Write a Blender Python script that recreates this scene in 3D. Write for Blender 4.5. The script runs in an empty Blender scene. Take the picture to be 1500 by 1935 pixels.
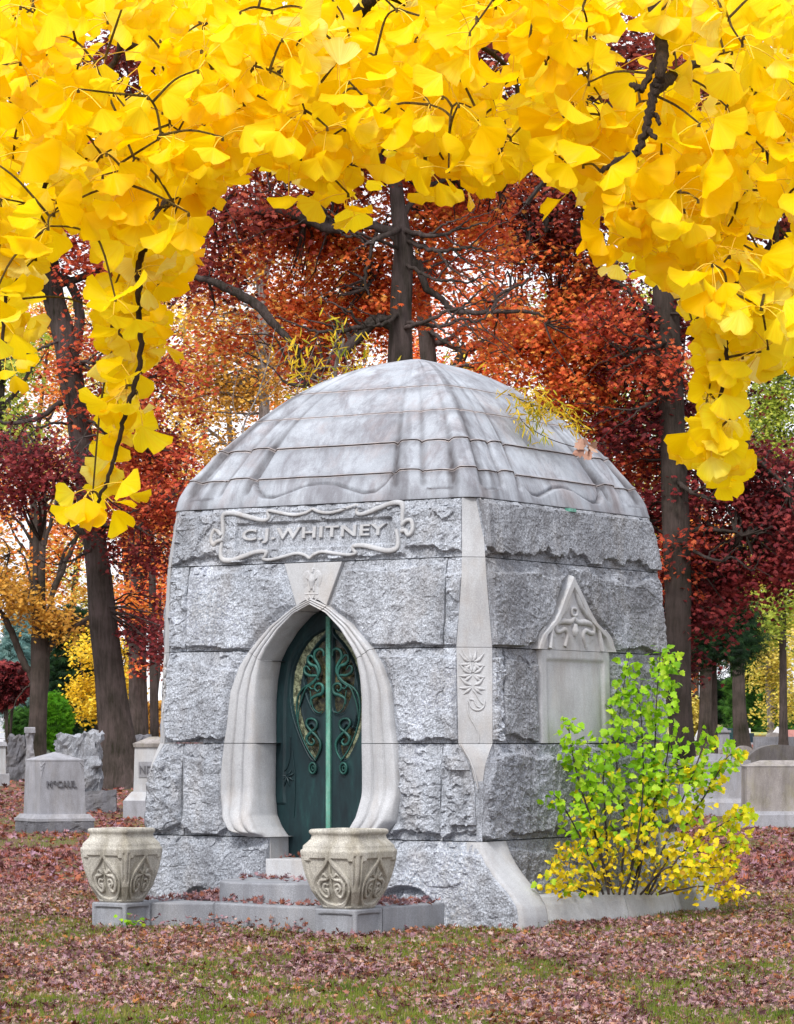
import bpy, math, numpy as np
from mathutils import Vector
rng = np.random.default_rng(7)
R = math.radians
SC = bpy.context.scene
COL = SC.collection
# ---------------------------------------------------------------- camera
F = 5900.0; CX = 750.0; HY = 1388.0; CAMZ = 1.6
cam = bpy.data.cameras.new("camera"); cam.sensor_fit = 'HORIZONTAL'; cam.sensor_width = 36.0
cam.lens = F / 1500 * 36; cam.shift_y = (HY - 967.5) / 1500
cam.clip_start = 0.1; cam.clip_end = 3000
camo = bpy.data.objects.new("camera", cam); COL.objects.link(camo)
camo.location = (0, 0, CAMZ); camo.rotation_euler = (R(90), 0, 0)
SC.camera = camo
# ---------------------------------------------------------------- world, sun, exposure
SUN_EL, SUN_AZ = 48.0, 202.0      # compass-like angle of the sun seen from above, 180 = behind the camera
w = bpy.data.worlds.new("World"); SC.world = w; w.use_nodes = True
nt = w.node_tree; nt.nodes.clear()
sky = nt.nodes.new('ShaderNodeTexSky'); sky.sky_type = 'NISHITA'; sky.sun_disc = False
sky.sun_elevation = R(SUN_EL); sky.sun_rotation = R(SUN_AZ); sky.air_density = 1.0; sky.dust_density = 4.0; sky.ozone_density = 1.0
hs = nt.nodes.new('ShaderNodeHueSaturation'); hs.inputs['Saturation'].default_value = 0.22
bg = nt.nodes.new('ShaderNodeBackground'); bg.inputs[1].default_value = 0.15
wo = nt.nodes.new('ShaderNodeOutputWorld')
cl = nt.nodes.new('ShaderNodeMix'); cl.data_type = 'RGBA'; cl.inputs[0].default_value = 0.78; cl.inputs[7].default_value = (7.6, 7.7, 8.2, 1)   # high bright overcast over the clear sky
nt.links.new(sky.outputs[0], hs.inputs['Color']); nt.links.new(hs.outputs[0], cl.inputs[6]); nt.links.new(cl.outputs[2], bg.inputs[0]); nt.links.new(bg.outputs[0], wo.inputs[0])
sl = bpy.data.lights.new("sun", 'SUN'); sl.energy = 2.3; sl.angle = R(12); sl.color = (1.0, 0.96, 0.9)
so = bpy.data.objects.new("sun", sl); COL.objects.link(so)
az = R(SUN_AZ)
sd = Vector((math.sin(az) * math.cos(R(SUN_EL)), math.cos(az) * math.cos(R(SUN_EL)), math.sin(R(SUN_EL))))
so.rotation_euler = sd.to_track_quat('Z', 'Y').to_euler()
SC.view_settings.view_transform = 'Standard'; SC.view_settings.look = 'None'
SC.view_settings.exposure = 0.55; SC.view_settings.gamma = 1.0; SC.view_settings.use_curve_mapping = False
SC.cycles.max_bounces = 6; SC.cycles.diffuse_bounces = 4; SC.cycles.glossy_bounces = 2; SC.cycles.transmission_bounces = 4

# ---------------------------------------------------------------- helpers
def tag(o, label=None, cat=None, group=None, kind=None):
    if label: o['label'] = label
    if cat: o['category'] = cat
    if group: o['group'] = group
    if kind: o['kind'] = kind
    return o
ORG = {}
def empty(name, loc, label=None, cat=None, group=None):
    o = bpy.data.objects.new(name, None); COL.objects.link(o); o.location = tuple(loc)
    o.empty_display_size = .2; ORG[o] = np.array(loc, float)
    return tag(o, label, cat, group)
def mesh_obj(name, V, polys, mat, parent=None, smooth=False, midx=None):
    """polys: list of (n,k) int arrays. V are world coordinates."""
    V = np.asarray(V, float)
    org = ORG.get(parent, np.zeros(3)) if parent is not None else np.zeros(3)
    me = bpy.data.meshes.new(name)
    polys = [np.asarray(p, np.int32) for p in polys if len(p)]
    me.vertices.add(len(V)); me.vertices.foreach_set('co', (V - org).astype(np.float32).ravel())
    nl = sum(p.size for p in polys); npol = sum(len(p) for p in polys)
    me.loops.add(nl); me.polygons.add(npol)
    me.loops.foreach_set('vertex_index', np.concatenate([p.ravel() for p in polys]))
    tot = np.concatenate([np.full(len(p), p.shape[1], np.int32) for p in polys])
    st = np.concatenate([[0], np.cumsum(tot)[:-1]]).astype(np.int32)
    me.polygons.foreach_set('loop_start', st); me.polygons.foreach_set('loop_total', tot)
    me.polygons.foreach_set('use_smooth', np.full(npol, bool(smooth)))
    for m in (mat if isinstance(mat, (list, tuple)) else [mat]): me.materials.append(m)
    if midx is not None: me.polygons.foreach_set('material_index', np.asarray(midx, np.int32))
    me.update(calc_edges=True); me.validate()
    o = bpy.data.objects.new(name, me); COL.objects.link(o)
    if parent is not None: o.parent = parent
    ORG[o] = org
    return o
class MB:
    def __init__(s): s.v = []; s.p = {}; s.n = 0
    def add(s, V, polys):
        V = np.asarray(V, float)
        for p in polys:
            p = np.asarray(p, np.int64)
            if len(p): s.p.setdefault(p.shape[1], []).append(p + s.n)
        s.v.append(V); s.n += len(V); return s
    def grid(s, P, closed=False, flip=False):
        """P (r,c,3)"""
        r, c = P.shape[:2]; idx = np.arange(r * c).reshape(r, c)
        if closed: idx = np.concatenate([idx, idx[:, :1]], 1)
        q = np.stack([idx[:-1, :-1], idx[:-1, 1:], idx[1:, 1:], idx[1:, :-1]], -1).reshape(-1, 4)
        if flip: q = q[:, ::-1]
        return s.add(P.reshape(-1, 3), [q])
    def tube(s, pts, rad, n=6, cap=True):
        pts = np.asarray(pts, float); m = len(pts)
        rad = np.broadcast_to(np.asarray(rad, float), (m,))
        T = np.gradient(pts, axis=0); T /= np.linalg.norm(T, axis=1)[:, None] + 1e-9
        up = np.array([0, 0, 1.]) if abs(T[0, 2]) < .9 else np.array([1., 0, 0])
        N = np.empty_like(T); nrm = np.cross(T[0], up); nrm /= np.linalg.norm(nrm)
        for i in range(m):
            nrm = nrm - T[i] * nrm.dot(T[i]); nrm /= np.linalg.norm(nrm) + 1e-9; N[i] = nrm
        B = np.cross(T, N); a = np.linspace(0, 2 * np.pi, n, endpoint=False)
        P = pts[:, None] + rad[:, None, None] * (np.cos(a)[None, :, None] * N[:, None] + np.sin(a)[None, :, None] * B[:, None])
        s.grid(P, closed=True)
        if cap: s.add(P[-1], [np.arange(n)[None]]); s.add(P[0][::-1], [np.arange(n)[None]])
        return s
    def prism(s, poly, z0, z1, tp=None, bevel=0.0):
        """poly (n,2) ccw footprint; tp = scale at the top or another polygon; bevelled top edge"""
        poly = np.asarray(poly, float); n = len(poly); c = poly.mean(0)
        top = poly if tp is None else (c + (poly - c) * tp if np.isscalar(tp) else np.asarray(tp, float))
        rings = [np.c_[poly, np.full(n, z0)]]
        if bevel > 0:
            ct = top.mean(0); d = top - ct; L = np.linalg.norm(d, axis=1)[:, None]
            rings.append(np.c_[top, np.full(n, z1 - bevel)]); rings.append(np.c_[top - d / L * bevel * .35, np.full(n, z1 - bevel * .3)])
            rings.append(np.c_[top - d / L * bevel, np.full(n, z1)])
        else: rings.append(np.c_[top, np.full(n, z1)])
        s.grid(np.array(rings), closed=True); s.add(rings[-1], [np.arange(n)[None]]); s.add(rings[0][::-1], [np.arange(n)[None]])
        return s
    def build(s, name, mat, parent=None, smooth=False):
        return mesh_obj(name, np.concatenate(s.v), [np.concatenate(p) for p in s.p.values()], mat, parent, smooth)
def rect(cx, cy, w, d, yaw):
    c, n = math.cos(yaw), math.sin(yaw); ax = np.array([c, n]); ay = np.array([-n, c])
    return np.array([cx, cy]) + np.array([-ax * w / 2 - ay * d / 2, ax * w / 2 - ay * d / 2, ax * w / 2 + ay * d / 2, -ax * w / 2 + ay * d / 2])
def PX(x, y, d):
    return np.array([(x - CX) / F * d, d, CAMZ - (y - HY) / F * d])
def smooth_path(pts, n):
    pts = np.asarray(pts, float)
    if len(pts) < 3:
        u = np.linspace(0, 1, n)[:, None]; return pts[0] * (1 - u) + pts[-1] * u
    P = np.concatenate([[2 * pts[0] - pts[1]], pts, [2 * pts[-1] - pts[-2]]])
    k = len(pts) - 1; u = np.linspace(0, k, n); i = np.minimum(u.astype(int), k - 1); t = (u - i)[:, None]
    a, b, c, d = P[i], P[i + 1], P[i + 2], P[i + 3]
    return .5 * ((2 * b) + (-a + c) * t + (2 * a - 5 * b + 4 * c - d) * t ** 2 + (-a + 3 * b - 3 * c + d) * t ** 3)
def hsh(ix, iy, iz, seed):
    h = (ix.astype(np.int64) * 374761393 + iy.astype(np.int64) * 668265263 + iz.astype(np.int64) * 2147483647 + seed * 1274126177) & 0xffffffff
    h = ((h ^ (h >> 13)) * 1274126177) & 0xffffffff; h = (h ^ (h >> 16)) * 2246822519 & 0xffffffff
    return ((h ^ (h >> 15)) & 0xffffff) / float(0xffffff)
def vnoise(x, y, z=0.0, seed=0):
    x, y, z = np.broadcast_arrays(np.asarray(x, float), y, z)
    xi, yi, zi = np.floor(x), np.floor(y), np.floor(z); fx, fy, fz = x - xi, y - yi, z - zi
    sx, sy, sz = [t * t * (3 - 2 * t) for t in (fx, fy, fz)]; out = 0
    for dx in (0, 1):
        for dy in (0, 1):
            for dz in (0, 1):
                out = out + hsh(xi + dx, yi + dy, zi + dz, seed) * (sx if dx else 1 - sx) * (sy if dy else 1 - sy) * (sz if dz else 1 - sz)
    return out * 2 - 1
def fbm(x, y, z=0.0, seed=0, o=4, g=.5):
    r = 0; a = 1.; k = 1.
    for i in range(o): r = r + a * vnoise(np.asarray(x) * k, np.asarray(y) * k, np.asarray(z) * k, seed + i * 17); a *= g; k *= 2.03
    return r
def facet(x, y, cell, seed):
    """broken-stone facets: every cell is its own tilted plane"""
    u, v = x / cell, y / cell; u = u + .35 * vnoise(u * 1.3, v * 1.3, 3., seed + 5); v = v + .35 * vnoise(u * 1.3, v * 1.3, 9., seed + 6)
    iu, iv = np.floor(u), np.floor(v); best = np.full(u.shape, 1e9); val = np.zeros(u.shape)
    for a in (-1, 0, 1):
        for b in (-1, 0, 1):
            cu, cv = iu + a, iv + b; px = cu + hsh(cu, cv, cu * 0, seed); py = cv + hsh(cu, cv, cu * 0 + 1, seed)
            d = (u - px) ** 2 + (v - py) ** 2; m = d < best
            tx = hsh(cu, cv, cu * 0 + 2, seed) * 2 - 1; ty = hsh(cu, cv, cu * 0 + 3, seed) * 2 - 1; of = hsh(cu, cv, cu * 0 + 4, seed) * 2 - 1
            val = np.where(m, of * .5 + tx * (u - px) + ty * (v - py), val); best = np.where(m, d, best)
    return val
def ss(a, b, x):
    t = np.clip((np.asarray(x, float) - a) / (b - a), 0, 1); return t * t * (3 - 2 * t)
def rots(nrm, up):
    """matrices whose z axis = nrm, y axis ~ up"""
    n = nrm / np.linalg.norm(nrm, axis=1)[:, None]; u = up - n * (up * n).sum(1)[:, None]; u /= np.linalg.norm(u, axis=1)[:, None] + 1e-9
    return np.stack([np.cross(u, n), u, n], -1)
def scatter(mb, tv, tf, pos, rot, sc):
    N, k = len(pos), len(tv)
    V = pos[:, None] + sc[:, None, None] * np.einsum('nij,kj->nki', rot, tv)
    off = (np.arange(N) * k)[:, None, None]
    mb.add(V.reshape(-1, 3), [(np.asarray(f)[None] + off).reshape(-1, np.asarray(f).shape[1]) for f in tf])
# ---------------------------------------------------------------- materials
def lin(h):
    if isinstance(h, str):
        c = [int(h[i:i + 2], 16) / 255 for i in (1, 3, 5)]; c = [x / 12.92 if x <= .04045 else ((x + .055) / 1.055) ** 2.4 for x in c]
        return (*c, 1)
    return (*h, 1) if len(h) == 3 else h
class NT:
    def __init__(s, name):
        s.m = bpy.data.materials.new(name); s.m.use_nodes = True; s.t = s.m.node_tree; s.t.nodes.clear()
        s.out = s.n('ShaderNodeOutputMaterial'); s.co = None
    def n(s, k, **kw):
        x = s.t.nodes.new(k)
        for a, b in kw.items(): setattr(x, a, b)
        return x
    def l(s, a, b): s.t.links.new(a, b)
    def coord(s, scale=(1, 1, 1), rot=(0, 0, 0)):
        tc = s.n('ShaderNodeTexCoord'); mp = s.n('ShaderNodeMapping'); mp.inputs['Scale'].default_value = scale; mp.inputs['Rotation'].default_value = rot
        s.l(tc.outputs['Object'], mp.inputs['Vector']); return mp.outputs[0]
    def noise(s, scale, vec=None, detail=4, rough=.55, dist=0):
        x = s.n('ShaderNodeTexNoise'); x.inputs['Scale'].default_value = scale; x.inputs['Detail'].default_value = detail; x.inputs['Roughness'].default_value = rough; x.inputs['Distortion'].default_value = dist
        s.l(vec if vec is not None else s.coord(), x.inputs['Vector']); return x.outputs['Fac']
    def ramp(s, fac, stops, interp='LINEAR'):
        x = s.n('ShaderNodeValToRGB'); x.color_ramp.interpolation = interp; e = x.color_ramp.elements
        while len(e) > 1: e.remove(e[0])
        e[0].position = stops[0][0]; e[0].color = lin(stops[0][1])
        for p, c in stops[1:]:
            q = e.new(p); q.color = lin(c)
        s.l(fac, x.inputs[0]); return x.outputs[0]
    def mix(s, fac, a, b, mode='MIX'):
        x = s.n('ShaderNodeMix', data_type='RGBA', blend_type=mode)
        for v, i in ((fac, 0), (a, 6), (b, 7)):
            if isinstance(v, (int, float)): x.inputs[i].default_value = v
            elif isinstance(v, (str, tuple)): x.inputs[i].default_value = lin(v)
            else: s.l(v, x.inputs[i])
        return x.outputs[2]
    def math(s, op, a, b=0.):
        x = s.n('ShaderNodeMath', operation=op)
        for v, i in ((a, 0), (b, 1)):
            if isinstance(v, (int, float)): x.inputs[i].default_value = v
            else: s.l(v, x.inputs[i])
        return x.outputs[0]
    def bump(s, h, dist, strength=1.0, prev=None):
        x = s.n('ShaderNodeBump'); x.inputs['Distance'].default_value = dist; x.inputs['Strength'].default_value = strength
        s.l(h, x.inputs['Height'])
        if prev is not None: s.l(prev, x.inputs['Normal'])
        return x.outputs[0]
    def bsdf(s, col, rough=.8, normal=None, metal=0., spec=.3):
        x = s.n('ShaderNodeBsdfPrincipled')
        if isinstance(col, (str, tuple)): x.inputs['Base Color'].default_value = lin(col)
        else: s.l(col, x.inputs['Base Color'])
        if isinstance(rough, (int, float)): x.inputs['Roughness'].default_value = rough
        else: s.l(rough, x.inputs['Roughness'])
        x.inputs['Metallic'].default_value = metal; x.inputs['Specular IOR Level'].default_value = spec
        if normal is not None: s.l(normal, x.inputs['Normal'])
        s.l(x.outputs[0], s.out.inputs[0]); return x
def granite(name, lo, hi, speck=.35, bump=.002, streak=0., streakcol='#5b5560', warm='#8d8378', warmamt=.25, grime_shade=0., rough=.85, fine=160):
    t = NT(name)
    big = t.noise(1.6, detail=6, rough=.6); oi = t.n('ShaderNodeObjectInfo')
    c = t.ramp(big, [(.3, lo), (.7, hi)])
    c = t.mix(t.math('MULTIPLY', oi.outputs['Random'], .20 if name.startswith('rock') else .08), c, '#6e6c6a')
    sp = t.noise(fine, detail=2, rough=.7)
    spc = t.ramp(sp, [(.36, '#3e3d42'), (.5, '#a8a8ac'), (.66, '#f4f4f6')])
    c = t.mix(speck, c, spc, 'OVERLAY')
    wn = t.ramp(t.noise(3.1, t.coord((1, 1, .5)), 5, .65), [(.5, (0, 0, 0)), (.72, (1, 1, 1))])
    c = t.mix(t.math('MULTIPLY', wn, warmamt), c, warm)
    if streak:
        sn = t.ramp(t.noise(4., t.coord((1, 1, .16)), 7, .72, .4), [(.47, (0, 0, 0)), (.62, (1, 1, 1))])
        c = t.mix(t.math('MULTIPLY', sn, streak), c, streakcol)
    if grime_shade:
        gn = t.ramp(t.noise(9., t.coord((1, 1, .35)), 8, .75), [(.45, (0, 0, 0)), (.62, (1, 1, 1))])
        c = t.mix(t.math('MULTIPLY', gn, grime_shade), c, '#4d4a4c')
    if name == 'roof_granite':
        at = t.n('ShaderNodeAttribute', attribute_name='grime_shade'); br = t.noise(6., t.coord((1, 1, .4)), 6, .7)  # groove dirt and painted relief shade darken the roof colour
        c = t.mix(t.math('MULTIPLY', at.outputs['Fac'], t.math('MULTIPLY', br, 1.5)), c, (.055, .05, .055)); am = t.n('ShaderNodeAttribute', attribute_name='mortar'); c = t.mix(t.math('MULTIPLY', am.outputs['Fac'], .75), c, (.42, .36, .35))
    nb = t.noise(fine * .45, detail=5, rough=.75)
    t.bsdf(c, rough, t.bump(nb, bump * 6, .8), spec=.25)
    return t.m
M = {}
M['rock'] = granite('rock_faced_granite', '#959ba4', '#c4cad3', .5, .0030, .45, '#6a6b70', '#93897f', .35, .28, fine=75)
M['rock_side'] = granite('rock_faced_granite_stained_shaded', '#83878f', '#adb2ba', .5, .0030, .5, '#5c5b5e', '#82796e', .35, .25, fine=75)  # real stains, plus side-wall shade put into the darker base colours
M['smooth'] = granite('dressed_granite', '#9c9ea2', '#bbbdc1', .14, .0006, .35, '#857f7c', '#a5947f', .3, .08, fine=110)
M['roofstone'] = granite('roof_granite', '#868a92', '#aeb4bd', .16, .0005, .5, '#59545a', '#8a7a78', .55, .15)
M['step'] = granite('step_granite', '#7c7f86', '#9b9ea4', .3, .0006, .4, '#65666c', '#8c8279', .2, .15)
M['urn'] = granite('cast_stone', '#a09c92', '#c6c3ba', .35, .001, .5, '#6c6654', '#81755c', .5, .3, fine=110)
M['urn_dark'] = granite('cast_stone_recess', '#9c9686', '#b9b3a4', .25, .0008, .3, '#6d6653', '#8a7e62', .5, .2)
M['grave'] = granite('grave_granite', '#85868c', '#a0a1a8', .3, .0008, .4, '#6c6a6c', '#8a8176', .3, .2)
M['grave_warm'] = granite('lichen_granite', '#86807e', '#a09b98', .35, .001, .5, '#66605a', '#7d7852', .6, .3)
M['rockdark'] = granite('rough_base_granite', '#5c5c62', '#7a7b82', .5, .003, .3, '#4a4a4c', '#6e6658', .3, .4)
def flat(name, col, rough=.8, metal=0., bumps=0.):
    t = NT(name); n = t.noise(6., detail=5); c = t.mix(.35, col, t.ramp(n, [(.3, (0.25, .25, .25)), (.7, (.8, .8, .8))]), 'OVERLAY')
    t.bsdf(c, rough, t.bump(t.noise(60.), bumps, .6) if bumps else None, metal); return t.m
def bronze(name, a, b, c3, thr=.55, rough=.5):
    t = NT(name); n = t.noise(7., t.coord((1, 1, .25)), 7, .7); c = t.ramp(n, [(.35, a), (.55, b), (.72, c3)])
    f = t.ramp(t.noise(40., detail=4, rough=.8), [(thr, (0, 0, 0)), (thr + .12, (1, 1, 1))]); c = t.mix(t.math('MULTIPLY', f, .5), c, '#4fa08c')
    t.bsdf(c, rough, t.bump(n, .004, .4), .25, .4); return t.m
M['bronze'] = bronze('dark_bronze', '#101e24', '#172f33', '#1f4544', .70)
M['bronze2'] = bronze('patina_bronze', '#143430', '#1f4c46', '#39756a', .62)
M['patina'] = bronze('bright_patina', '#34594f', '#6c9c8c', '#9cc4b4', .45)
t = NT('aged_glass'); n = t.noise(16., detail=8, rough=.8); n2 = t.noise(2.5)
c = t.ramp(n, [(.38, '#1c1f18'), (.48, '#5b5f4a'), (.6, '#9ba184')]); t.bsdf(c, .25, t.bump(n, .002)); M['glass'] = t.m
t = NT('dark_glass'); n = t.noise(16., detail=8, rough=.8); t.bsdf(t.ramp(n, [(.42, '#14140f'), (.54, '#33301f'), (.66, '#6c6848')]), .25, t.bump(n, .002)); M['glass_dark'] = t.m
t = NT('ground_soil'); n = t.noise(.9, detail=8, rough=.7); n2 = t.noise(14., detail=6, rough=.8)
c = t.mix(n2, t.ramp(n, [(.38, '#4a3a2a'), (.5, '#6b5638'), (.6, '#5c6430'), (.72, '#6e7a34')]), '#5a4230')
t.bsdf(c, .95, t.bump(n2, .03)); M['soil'] = t.m
t = NT('lawn'); n = t.noise(.12, detail=8, rough=.7); t.bsdf(t.ramp(n, [(.35, '#8d9a52'), (.55, '#b4ad70'), (.7, '#bfa56a')]), .95); M['lawn'] = t.m
def bark(name, lo, hi, sc=1.):
    t = NT(name); v = t.coord((1, 1, .12)); n = t.noise(13. * sc, v, 7, .75, .2); c = t.ramp(n, [(.40, lo), (.58, hi)])
    c = t.mix(.3, c, t.ramp(t.noise(1.3), [(.3, '#3a3f2e'), (.7, '#8a7c78')])); t.bsdf(c, .95, t.bump(n, .09, .9), spec=.1); return t.m
M['bark'] = bark('oak_bark', '#16100f', '#43383a'); M['bark_dark'] = bark('dark_bark', '#120e0d', '#382e2c'); M['bark_pale'] = bark('pale_bark', '#6d6663', '#b0a9a6')
M['twig'] = bark('ginkgo_twig', '#2a1c14', '#5c4430', 8.)
def foliage(name, cols, trans=.35, nscale=.5, spread=.95, rough=.6, veins=False):
    """leaf colours: random per leaf mixed with patches of the crown"""
    t = NT(name); g = t.n('ShaderNodeNewGeometry'); nz = t.noise(nscale, detail=3)
    nzs = t.math('MULTIPLY', t.math('SUBTRACT', nz, .5), 2.2)
    fac = t.math('ADD', t.math('MULTIPLY', g.outputs['Random Per Island'], spread), t.math('ADD', nzs, (1 - spread) / 2))
    k = len(cols) - 1; c = t.ramp(fac, [(i / k, x) for i, x in enumerate(cols)])
    if veins:
        ax, ay = t.n('ShaderNodeAttribute', attribute_name='leaf_x'), t.n('ShaderNodeAttribute', attribute_name='leaf_y')
        an = t.math('ARCTAN2', ax.outputs['Fac'], ay.outputs['Fac']); cb = t.n('ShaderNodeCombineXYZ'); t.l(an, cb.inputs[0]); t.l(t.math('MULTIPLY', g.outputs['Random Per Island'], 50.), cb.inputs[1])
        vn = t.noise(16., cb.outputs[0], 4, .7); c = t.mix(t.math('MULTIPLY', t.ramp(vn, [(.42, (1, 1, 1)), (.58, (0, 0, 0))]), .32), c, (.96, .62, .0))
        rr = t.math('SQRT', t.math('ADD', t.math('POWER', t.math('ABSOLUTE', ax.outputs['Fac']), 2.), t.math('POWER', ay.outputs['Fac'], 2.)))
        c = t.mix(t.math('MULTIPLY', t.ramp(rr, [(.88, (0, 0, 0)), (1.0, (1, 1, 1))]), .35), c, (.85, .48, .02))
    d = t.n('ShaderNodeBsdfPrincipled'); d.inputs['Roughness'].default_value = rough; d.inputs['Specular IOR Level'].default_value = .2; t.l(c, d.inputs['Base Color'])
    tr = t.n('ShaderNodeBsdfTranslucent'); t.l(c, tr.inputs['Color'])
    mx = t.n('ShaderNodeMixShader'); mx.inputs[0].default_value = trans; t.l(d.outputs[0], mx.inputs[1]); t.l(tr.outputs[0], mx.inputs[2]); t.l(mx.outputs[0], t.out.inputs[0])
    return t.m
PAL = dict(
    red=['#5a1a16', '#8c2c1e', '#b8472a', '#9c3222', '#cf6a38', '#7a2a1c'],
    redorange=['#7c2a18', '#b34a22', '#cf6228', '#a83c20', '#dd8838', '#8c3a1c'],
    crimson=['#3c1410', '#6c2420', '#8c3426', '#7a2a24', '#a84c34', '#5c1a20'],
    maroon=['#2c0f12', '#4c181c', '#6c2424', '#5c1a24', '#8c3834', '#701e22'],
    gold=['#7a5a20', '#b07a26', '#d39c34', '#c0862a', '#e8bc50', '#a8702c'],
    orange=['#8c4a18', '#c86a1e', '#e08426', '#cf6420', '#f0a840', '#b0542a'],
    yellow=['#b08a18', '#dcb020', '#f2cf24', '#e8c020', '#fbe050', '#c8a01c'],
    lime=['#4c5c1c', '#7c8c28', '#a8b038', '#8ca030', '#c8c850', '#6c8428'],
    green=['#16300f', '#28501a', '#3c6c22', '#345c1e', '#568a30', '#203c14'],
    dark=['#0c1c10', '#142c18', '#1e3e20', '#182f1a', '#2e5226', '#101f10'],
    blue=['#3a5a5a', '#567c7c', '#78a09c', '#648c8a', '#98bab4', '#4a6c66'],
    gy=['#9c8c2c', '#c4ac3c', '#dcc85c', '#b8b048', '#e8d070', '#a0a040'])
def lighter(h, k=1.14, add=8):
    c = [min(255, int(int(h[i:i + 2], 16) * k + add)) / 255 for i in (1, 3, 5)]
    m = sum(c) / 3; c = [max(0, m + (x - m) * .93) for x in c]
    return tuple(x / 12.92 if x <= .04045 else ((x + .055) / 1.055) ** 2.4 for x in c)
LK = dict(red=(1.14, 10), redorange=(1.28, 10), crimson=(1.08, 8), maroon=(1.2, 8))
for k_, v_ in PAL.items(): M['f_' + k_] = foliage('foliage_' + k_, [lighter(h, *LK.get(k_, (1.04, 4))) for h in v_], .4)
M['ginkgo'] = foliage('ginkgo_leaf_yellow', [(1., .66, 0), (1., .74, .002), (1., .79, .006), (1., .83, .012), (1., .87, .03), (1., .94, .32)], .58, 2.5, .8, .45, veins=True)
M['litter'] = foliage('fallen_leaf_mix', ['#4c2a20', '#6c4440', '#947480', '#7c5654', '#a08488', '#8c5238', '#b8a09c', '#a06a38', '#5c3428'], .1, .8, .9, .7)
M['litter_far'] = foliage('fallen_leaf_rust', ['#4c2a20', '#7c5252', '#8a6266', '#8c5238', '#a08090', '#6c3428', '#9c5c44'], .1, .5, .9, .7)
M['grass'] = foliage('grass_blades', ['#3c5414', '#56701c', '#7c8430', '#5c7420', '#98904c'], .3, 1.2, .8, .6)
# ================================================================ MAUSOLEUM
TH = R(33); fd = np.array([-math.cos(TH), math.sin(TH)]); sd2 = np.array([math.sin(TH), math.cos(TH)]); CC = np.array([.172, 28.2])
ZS = [-.3, 0, .714, 1.525, 2.327, 3.08, 3.58]; AS = [1.73, 1.73, 1.725, 1.718, 1.695, 1.640, 1.572]
CZ = [0, .714, 1.1, 1.18, 1.36, 1.525, 2.327, 2.9, 3.08, 3.58]; CV = [.012, .012, .012, .025, .075, .19, .20, .135, .125, .10]
A = lambda z: np.interp(z, ZS, AS)
CH = lambda z: np.interp(z, CZ, CV)
# faces: outward normal and the direction of t (F front, S right side, B back, L left side)
FACE = {'F': (-sd2, fd), 'S': (-fd, sd2), 'B': (sd2, -fd), 'L': (fd, -sd2)}
def fpos(face, t, z, h=0.):
    n, d = FACE[face]; t, z, h = np.broadcast_arrays(np.asarray(t, float), z, h)
    a = A(z) + h
    return np.stack([CC[0] + n[0] * a + d[0] * t, CC[1] + n[1] * a + d[1] * t, z], -1)
def inv(px, py, face='F', a=None, e=0.):
    z = 2.; n, d = FACE[face]
    for _ in range(20):
        aa = (float(A(z)) if a is None else a) + e; o = CC + aa * n; k = (px - CX) / F
        t = (k * o[1] - o[0]) / (d[0] - k * d[1]); dep = o[1] + t * d[1]; z = CAMZ - (py - HY) / F * dep
    return t, z
mau = empty('mausoleum', (CC[0], CC[1], 0), 'grey rock-faced granite mausoleum with a domed roof and a green bronze door', 'mausoleum')
T0 = -.03
OUT = np.array([(2.765, 0), (2.69, .19), (2.537, .42), (2.32, .64), (2.19, .74), (1.98, .83), (1.85, .848), (1.66, .868), (1.525, .895), (1.28, .925), (1.08, .928), (.87, .89), (.76, .8), (.714, .62)])
INN = np.array([(2.71, 0), (2.635, .165), (2.5, .315), (2.34, .44), (2.24, .495), (2.08, .53), (1.9, .548), (1.66, .55), (1.525, .55), (1.3, .555), (1.08, .556), (.9, .54), (.80, .49), (.714, .42)])
def wout(z): return np.interp(z, OUT[::-1, 0], OUT[::-1, 1])
def seg_dist(t, z, poly):
    d = np.full(t.shape, 9.)
    for (x0, y0), (x1, y1) in zip(poly[:-1], poly[1:]):
        vx, vy = x1 - x0, y1 - y0; u = np.clip(((t - x0) * vx + (z - y0) * vy) / (vx * vx + vy * vy + 1e-12), 0, 1)
        d = np.minimum(d, np.hypot(t - x0 - u * vx, z - y0 - u * vy))
    return d
PORT = [(T0 - b, a) for a, b in OUT[::-1]] + [(T0 + b, a) for a, b in OUT[1:]]
KEYP = [(T0 + .32, 3.08), (T0 + .17, 2.70), (T0, 2.77), (T0 - .17, 2.70), (T0 - .32, 3.08)]
def inside_port(t, z): return (np.abs(t - T0) < wout(z)) & (z < 2.765) & (z > .7)
def key_half(z): return .17 + (z - 2.70) * .15 / .38
def inside_key(t, z): return (np.abs(t - T0) < key_half(z)) & (z > 2.70) & (z < 3.079)
NT0 = -.13          # side niche centre
HOOD = np.array([(3.0, 0), (2.9, .09), (2.78, .2), (2.66, .3), (2.58, .39), (2.52, .5), (2.45, .62), (2.35, .69), (2.327, .70)])
def hoodw(z): return np.interp(z, HOOD[::-1, 0], HOOD[::-1, 1])
HP = [(NT0 - b, a) for a, b in HOOD[::-1]] + [(NT0 + b, a) for a, b in HOOD[1:]]
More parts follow.
